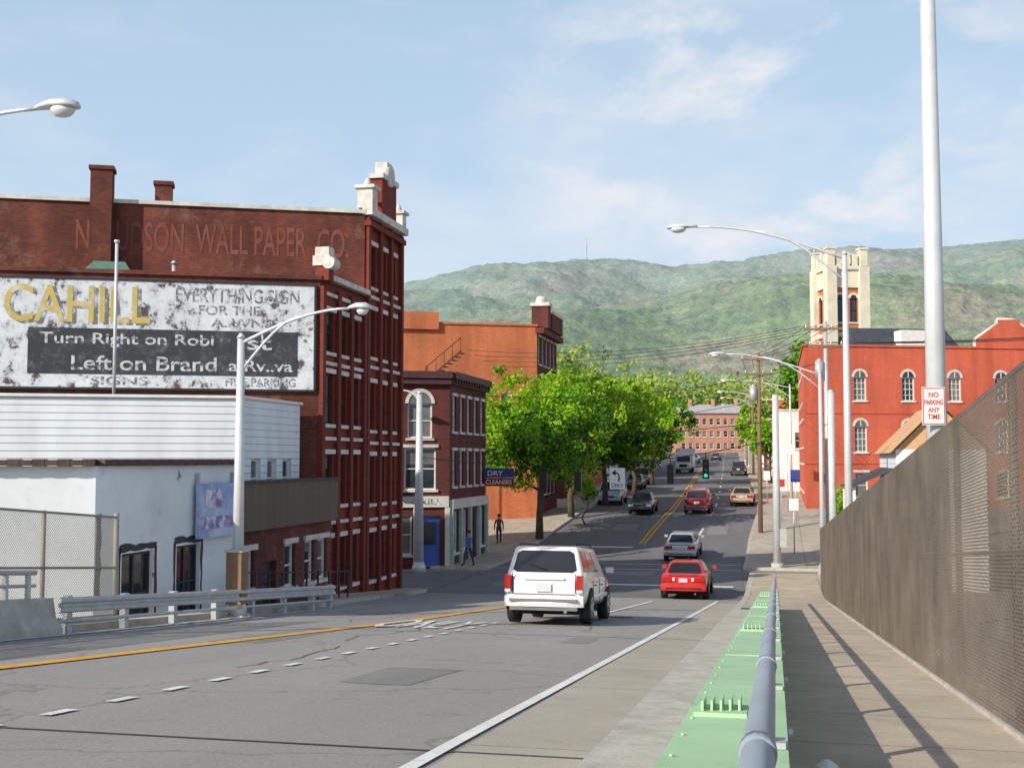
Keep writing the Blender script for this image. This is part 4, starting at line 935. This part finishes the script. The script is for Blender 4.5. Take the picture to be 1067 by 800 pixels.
person(-15.1,58.9,.13,1.75,2.6,(.10,.16,.42),(.05,.06,.12))
person(-16.2,70.5,zr(70.5)+.13,1.75,.3,(.14,.06,.05),(.035,.04,.06))
# ================= trees =================
def quads_obj(name,C,size,midx,mats,rs,asp=.65,flat=0.):
    n=len(C); a=rs.normal(size=(n,3)); a/=np.linalg.norm(a,axis=1)[:,None]; b_=rs.normal(size=(n,3)); b_-=a*(a*b_).sum(1)[:,None]; b_/=np.linalg.norm(b_,axis=1)[:,None]
    s=size*(.6+.8*rs.random(n))[:,None]; a*=s; b_*=s*asp
    v=np.stack([C-a,C-b_,C+a,C+b_],1).reshape(-1,3)
    me=bpy.data.meshes.new(name); me.vertices.add(4*n); me.vertices.foreach_set('co',v.ravel()); me.loops.add(4*n); me.loops.foreach_set('vertex_index',np.arange(4*n,dtype=np.int32))
    me.polygons.add(n); me.polygons.foreach_set('loop_start',np.arange(n,dtype=np.int32)*4); 
    for m in mats: me.materials.append(m)
    me.polygons.foreach_set('material_index',midx.astype(np.int32)); me.update(calc_edges=True)
    ob=bpy.data.objects.new(name,me); scene.collection.objects.link(ob); return ob
def crown(rs,c,rad,ncl,per,cs):
    out=[];mi=[]
    lobes=[(rs.normal(size=3)*np.array([.45,.45,.4]),.45+.3*rs.random()) for _ in range(9)]
    k=0
    while k<ncl:
        lo,lr=lobes[rs.integers(len(lobes))]; d=rs.normal(size=3); d/=np.linalg.norm(d); p=lo+d*lr*(rs.random()**.4)
        if np.linalg.norm(p)>1.05: continue
        q=np.array(c)+p*np.array(rad); n=int(per*(.5+rs.random()))
        out.append(q+rs.normal(size=(n,3))*cs*(.6+.8*rs.random())*np.array([1,1,.7]))
        sh=p[2]*.5+rs.normal()*.35-.2*p[0]  # lit top and sunward side are put into the leaf colours
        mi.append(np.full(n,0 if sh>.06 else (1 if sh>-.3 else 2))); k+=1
    return np.concatenate(out),np.concatenate(mi)
def tree(name,x,y,z,h,r,th,seed,ncl=240,per=60,leaf=.12,cs=.3,mats=m_leaf,tr=.2):
    rs=np.random.default_rng(seed); T=Thing(name,(x,y,z)); tp=[Vector((x+rs.normal()*.08*k,y+rs.normal()*.08*k,z+(h*.75)*k/5)) for k in range(6)]
    T['trunk'].tube(tp,[tr*1.3,tr,tr*.85,tr*.6,tr*.4,tr*.15],m_bark,10)
    for k in range(11):
        f=.3+.6*k/11; i=min(int(f*5),4); p=tp[i].lerp(tp[i+1],f*5-i); an=k*2.4+rs.random(); L=r*(.75-.35*f+.15*rs.random())
        e=p+Vector((math.cos(an)*L,math.sin(an)*L,L*.55)); m_=p.lerp(e,.5)+Vector((0,0,-.1*L))
        T['limbs'].tube([p,m_,e],[tr*.45,tr*.3,tr*.1],m_bark,6)
        T['limbs'].tube([m_,m_+Vector((math.cos(an+.8)*L*.4,math.sin(an+.8)*L*.4,L*.4))],[tr*.22,tr*.06],m_bark,5)
    C,mi=crown(rs,(x,y,z+th+(h-th)/2),(r,r,(h-th)/2),ncl,per,cs)
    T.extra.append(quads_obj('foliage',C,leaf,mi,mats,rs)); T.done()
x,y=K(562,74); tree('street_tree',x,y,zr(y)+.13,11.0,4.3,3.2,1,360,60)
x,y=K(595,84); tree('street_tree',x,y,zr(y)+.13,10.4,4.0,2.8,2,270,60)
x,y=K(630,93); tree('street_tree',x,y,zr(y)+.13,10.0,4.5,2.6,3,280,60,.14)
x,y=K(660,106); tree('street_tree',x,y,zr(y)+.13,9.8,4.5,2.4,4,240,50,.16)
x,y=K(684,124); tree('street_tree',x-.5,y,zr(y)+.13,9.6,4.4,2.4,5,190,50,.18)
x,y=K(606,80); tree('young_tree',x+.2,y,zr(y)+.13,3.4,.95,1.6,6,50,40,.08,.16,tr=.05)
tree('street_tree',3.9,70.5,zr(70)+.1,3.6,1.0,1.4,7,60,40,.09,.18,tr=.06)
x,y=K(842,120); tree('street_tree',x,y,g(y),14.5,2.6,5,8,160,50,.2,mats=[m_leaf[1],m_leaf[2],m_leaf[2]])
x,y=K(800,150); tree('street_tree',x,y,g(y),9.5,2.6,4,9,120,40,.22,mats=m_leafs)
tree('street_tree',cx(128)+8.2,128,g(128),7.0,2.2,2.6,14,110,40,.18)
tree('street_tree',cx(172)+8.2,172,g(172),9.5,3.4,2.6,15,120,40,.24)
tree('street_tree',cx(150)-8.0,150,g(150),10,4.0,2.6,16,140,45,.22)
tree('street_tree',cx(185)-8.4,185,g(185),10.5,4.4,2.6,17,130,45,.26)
rs=np.random.default_rng(11); CC=[];MM=[]
def addc(b,D,top,rw):
    x,y=K(b,D); zg=g(y); zt=E+(HZ-top)*D/F; h=max(zt-zg,4)
    if abs(x-cx(min(y,500)))<9.5+rw*.6 and y<330: return
    C,mi=crown(rs,(x,y,zg+h*.55),(rw,rw,h*.5),int(40),14,rw*.15); CC.append(C);MM.append(mi)
for k in range(95):
    b=560+rs.random()*290; D=355+rs.random()*180; addc(b,D,np.interp(b,[560,600,640,680,720,760,800,850],[350,362,372,384,388,384,392,385])+rs.random()*30,8+rs.random()*5)
for k in range(45):
    b=590+rs.random()*120; D=150+rs.random()*120; addc(b,D,400+rs.random()*35,3.5+rs.random()*2)
for k in range(26):
    b=785+rs.random()*60; D=190+rs.random()*120; addc(b,D,405+rs.random()*30,4+rs.random()*2)
for k in range(60):
    b=150+rs.random()*400; D=220+rs.random()*300; addc(b,D,380+rs.random()*40,8)
for k in range(60):
    b=850+rs.random()*450; D=220+rs.random()*300; addc(b,D,380+rs.random()*40,8)
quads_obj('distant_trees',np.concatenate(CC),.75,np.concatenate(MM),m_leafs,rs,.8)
# ================= hills =================
from mathutils import noise as mn
mh,nt,b=newmat('forested_hill')
n1=noise(nt,.0045,10,rough=.68); r1=ramp(nt,n1.outputs[0],[(.34,(.10,.16,.05)),(.45,(.18,.26,.08)),(.53,(.26,.31,.12)),(.60,(.31,.27,.15)),(.70,(.38,.32,.21))])
n2=noise(nt,.045,9,rough=.85); r2=ramp(nt,n2.outputs[0],[(.40,(.30,.35,.35)),(.52,(.9,.9,.85)),(.62,(1.45,1.4,1.25))])
o=mixc(nt,1,r1.outputs[0],r2.outputs[0],'MULTIPLY')
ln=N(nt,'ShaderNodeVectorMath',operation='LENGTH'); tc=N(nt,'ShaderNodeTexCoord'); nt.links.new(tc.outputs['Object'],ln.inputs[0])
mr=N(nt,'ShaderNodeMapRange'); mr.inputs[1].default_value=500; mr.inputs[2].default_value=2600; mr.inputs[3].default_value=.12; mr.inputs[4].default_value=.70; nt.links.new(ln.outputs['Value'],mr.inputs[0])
nt.links.new(mixc(nt,mr.outputs[0],o,(.38,.47,.53,1)),b.inputs['Base Color']); b.inputs['Roughness'].default_value=1; b.inputs['Specular IOR Level'].default_value=0  # aerial haze is mixed into the hill colour by distance
nb_=noise(nt,.07,6,rough=.75); bp=N(nt,'ShaderNodeBump'); bp.inputs['Strength'].default_value=.75; bp.inputs['Distance'].default_value=7; nt.links.new(nb_.outputs[0],bp.inputs['Height']); nt.links.new(bp.outputs[0],b.inputs['Normal'])
nA,nR=620,150; V=[]
px=[-3000,-1000,0,200,413,480,560,600,650,700,760,850,900,950,1000,1067,1400,3000]; py=[330,300,300,305,303,293,283,279,286,295,291,273,266,262,259,253,247,300]
rsd=np.random.default_rng(5)
for i in range(nA):
    bpx=-900+(1067+900+900)*i/(nA-1); az=math.atan((bpx-533.5)/F)
    top=float(np.interp(bpx,px,py))
    for j in range(nR):
        R=560+2700*(j/(nR-1)); X0=R*math.sin(az); Y0=R*math.cos(az); t=X0*CA-Y0*SA; s=X0*SA+Y0*CA
        Rr=2450+120*mn.noise(Vector((az*4,0,3)))
        Hh=(HZ-top)*Rr*math.cos(az)/F
        f=(R-620)/(Rr-620); f=max(0,f)
        if f<1: q=f*f*(3-2*f)*.6+.4*f
        else: q=1-(f-1)*1.5
        n_=mn.fractal(Vector((t*.0018,s*.0018,1.3)),1,2,5)
        hh=Hh*q+ n_*75*min(1,f*2)*(1 if f<.75 else max(.06,1-(f-.75)*5))
        hh+=70*math.exp(-((R-1150-150*math.sin(az*7))/230)**2)*(.6+.6*mn.noise(Vector((az*6,2,0))))
        hh+=rsd.random()*4.5*min(1,f*6)
        V.append((t,s,6+max(hh,-8 if f<.05 else 1)))
Fc=[]
for i in range(nA-1):
    for j in range(nR-1):
        a=i*nR+j; Fc.append((a,a+nR,a+nR+1,a+1))
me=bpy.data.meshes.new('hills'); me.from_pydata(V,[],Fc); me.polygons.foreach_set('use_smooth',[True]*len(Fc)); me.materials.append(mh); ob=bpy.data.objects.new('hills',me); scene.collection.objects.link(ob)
x,y,z=K(612,2400,276); mb=MB()
for dx,dy in ((-3,-2),(3,-2),(0,3)): mb.tube([(x+dx,y+dy,z-25),(x,y,z+55)],[.7,.5],m_galv,5)
for k in range(6): mb.box((x,y,z-15+k*12),(5-.8*k,.4,.4),m_galv)
single('radio_mast',mb,(x,y,z))
x,y,z=K(592,2250,279); mb=MB(); mb.box((x,y,z-6),(22,12,14),m_white); mb.box((x+12,y+3,z-2),(10,10,22),m_white); mb.box((x,y,z+1.5),(24,14,1),m_roof); single('hilltop_house',mb,(x,y,z))
mb=MB(); p=Vector((.28,7.4,zr(7.4)+.2))
rs2=np.random.default_rng(3)
mb.loft([[p+Vector(((.05+.03*rs2.random())*k_*math.cos(a),(.07+.03*rs2.random())*k_*math.sin(a),zz)) for a in [2*math.pi*i/8 for i in range(8)]] for k_,zz in ((.8,-.045),(1.1,-.01),(.9,.04),(.3,.07))],m_white,sm=False); single('litter_bag',mb,p)
# ================= world, sun, camera =================
w=bpy.data.worlds.new('World'); scene.world=w; w.use_nodes=True; nt=w.node_tree; bg=nt.nodes['Background']
sky=N(nt,'ShaderNodeTexSky',sky_type='NISHITA'); sky.sun_disc=False; sky.sun_elevation=math.radians(28); sky.sun_rotation=math.radians(218); sky.air_density=1.0; sky.dust_density=1.0; sky.ozone_density=1.5
tc=N(nt,'ShaderNodeTexCoord'); sp=N(nt,'ShaderNodeSeparateXYZ'); nt.links.new(tc.outputs['Generated'],sp.inputs[0])
# bright summer haze, thick near the horizon and thinning upward
hz=ramp(nt,sp.outputs[2],[(0,(.92,.92,.92)),(.22,(.84,.84,.84)),(.40,(.70,.70,.70)),(.60,(.0,.0,.0))])
o=mixc(nt,hz.outputs[0],sky.outputs[0],(4.5,6.0,7.5,1))
mp=N(nt,'ShaderNodeMapping'); mp.inputs['Scale'].default_value=(1.6,1.6,4.5); mp.inputs['Location'].default_value=(.7,.3,.2); nt.links.new(tc.outputs['Generated'],mp.inputs[0])
no=N(nt,'ShaderNodeTexNoise'); no.inputs['Scale'].default_value=2.3; no.inputs['Detail'].default_value=9; no.inputs['Roughness'].default_value=.55; no.inputs['Distortion'].default_value=.2; nt.links.new(mp.outputs[0],no.inputs['Vector'])
r=ramp(nt,no.outputs[0],[(.45,(.0,.0,.0)),(.75,(.6,.6,.6))])
o=mixc(nt,r.outputs[0],o,(6.8,7.1,7.6,1))
# broken fair-weather cloud bank to the north
mp2=N(nt,'ShaderNodeMapping'); mp2.inputs['Scale'].default_value=(1,1,1.9); nt.links.new(tc.outputs['Generated'],mp2.inputs[0])
n2=N(nt,'ShaderNodeTexNoise'); n2.inputs['Scale'].default_value=8; n2.inputs['Detail'].default_value=10; n2.inputs['Roughness'].default_value=.58; n2.inputs['Distortion'].default_value=.3; nt.links.new(mp2.outputs[0],n2.inputs['Vector'])
r2=ramp(nt,n2.outputs[0],[(.48,(0,0,0)),(.66,(.8,.8,.8))])
dp=N(nt,'ShaderNodeVectorMath',operation='DOT_PRODUCT'); dp.inputs[1].default_value=(0.0,.957,.29); nt.links.new(tc.outputs['Generated'],dp.inputs[0])
mk_=ramp(nt,dp.outputs['Value'],[(.972,(0,0,0)),(.993,(1,1,1))])
mm_=N(nt,'ShaderNodeMath',operation='MULTIPLY'); nt.links.new(r2.outputs[0],mm_.inputs[0]); nt.links.new(mk_.outputs[0],mm_.inputs[1])
o=mixc(nt,mm_.outputs[0],o,(7.5,7.3,7.4,1))
nt.links.new(o,bg.inputs[0]); bg.inputs[1].default_value=.122
sun=bpy.data.lights.new('sun','SUN'); sun.energy=5.0; sun.angle=math.radians(.5); sun.color=(1,.93,.80); so=bpy.data.objects.new('sun',sun); scene.collection.objects.link(so)
el=math.radians(28); az=math.radians(38)
dv=Vector((math.sin(az)*math.cos(el),math.cos(az)*math.cos(el),-math.sin(el))); so.rotation_euler=dv.to_track_quat('-Z','Y').to_euler()
cam=bpy.data.cameras.new('camera'); cam.sensor_width=36; cam.lens=36*F/1067; cam.clip_start=.1; cam.clip_end=9000
co=bpy.data.objects.new('camera',cam); scene.collection.objects.link(co); co.location=(0,0,E); co.rotation_euler=(math.pi/2+math.atan((HZ-400)/F),0,ANG); scene.camera=co
scene.view_settings.view_transform='Standard'; scene.view_settings.look='None'; scene.view_settings.exposure=0
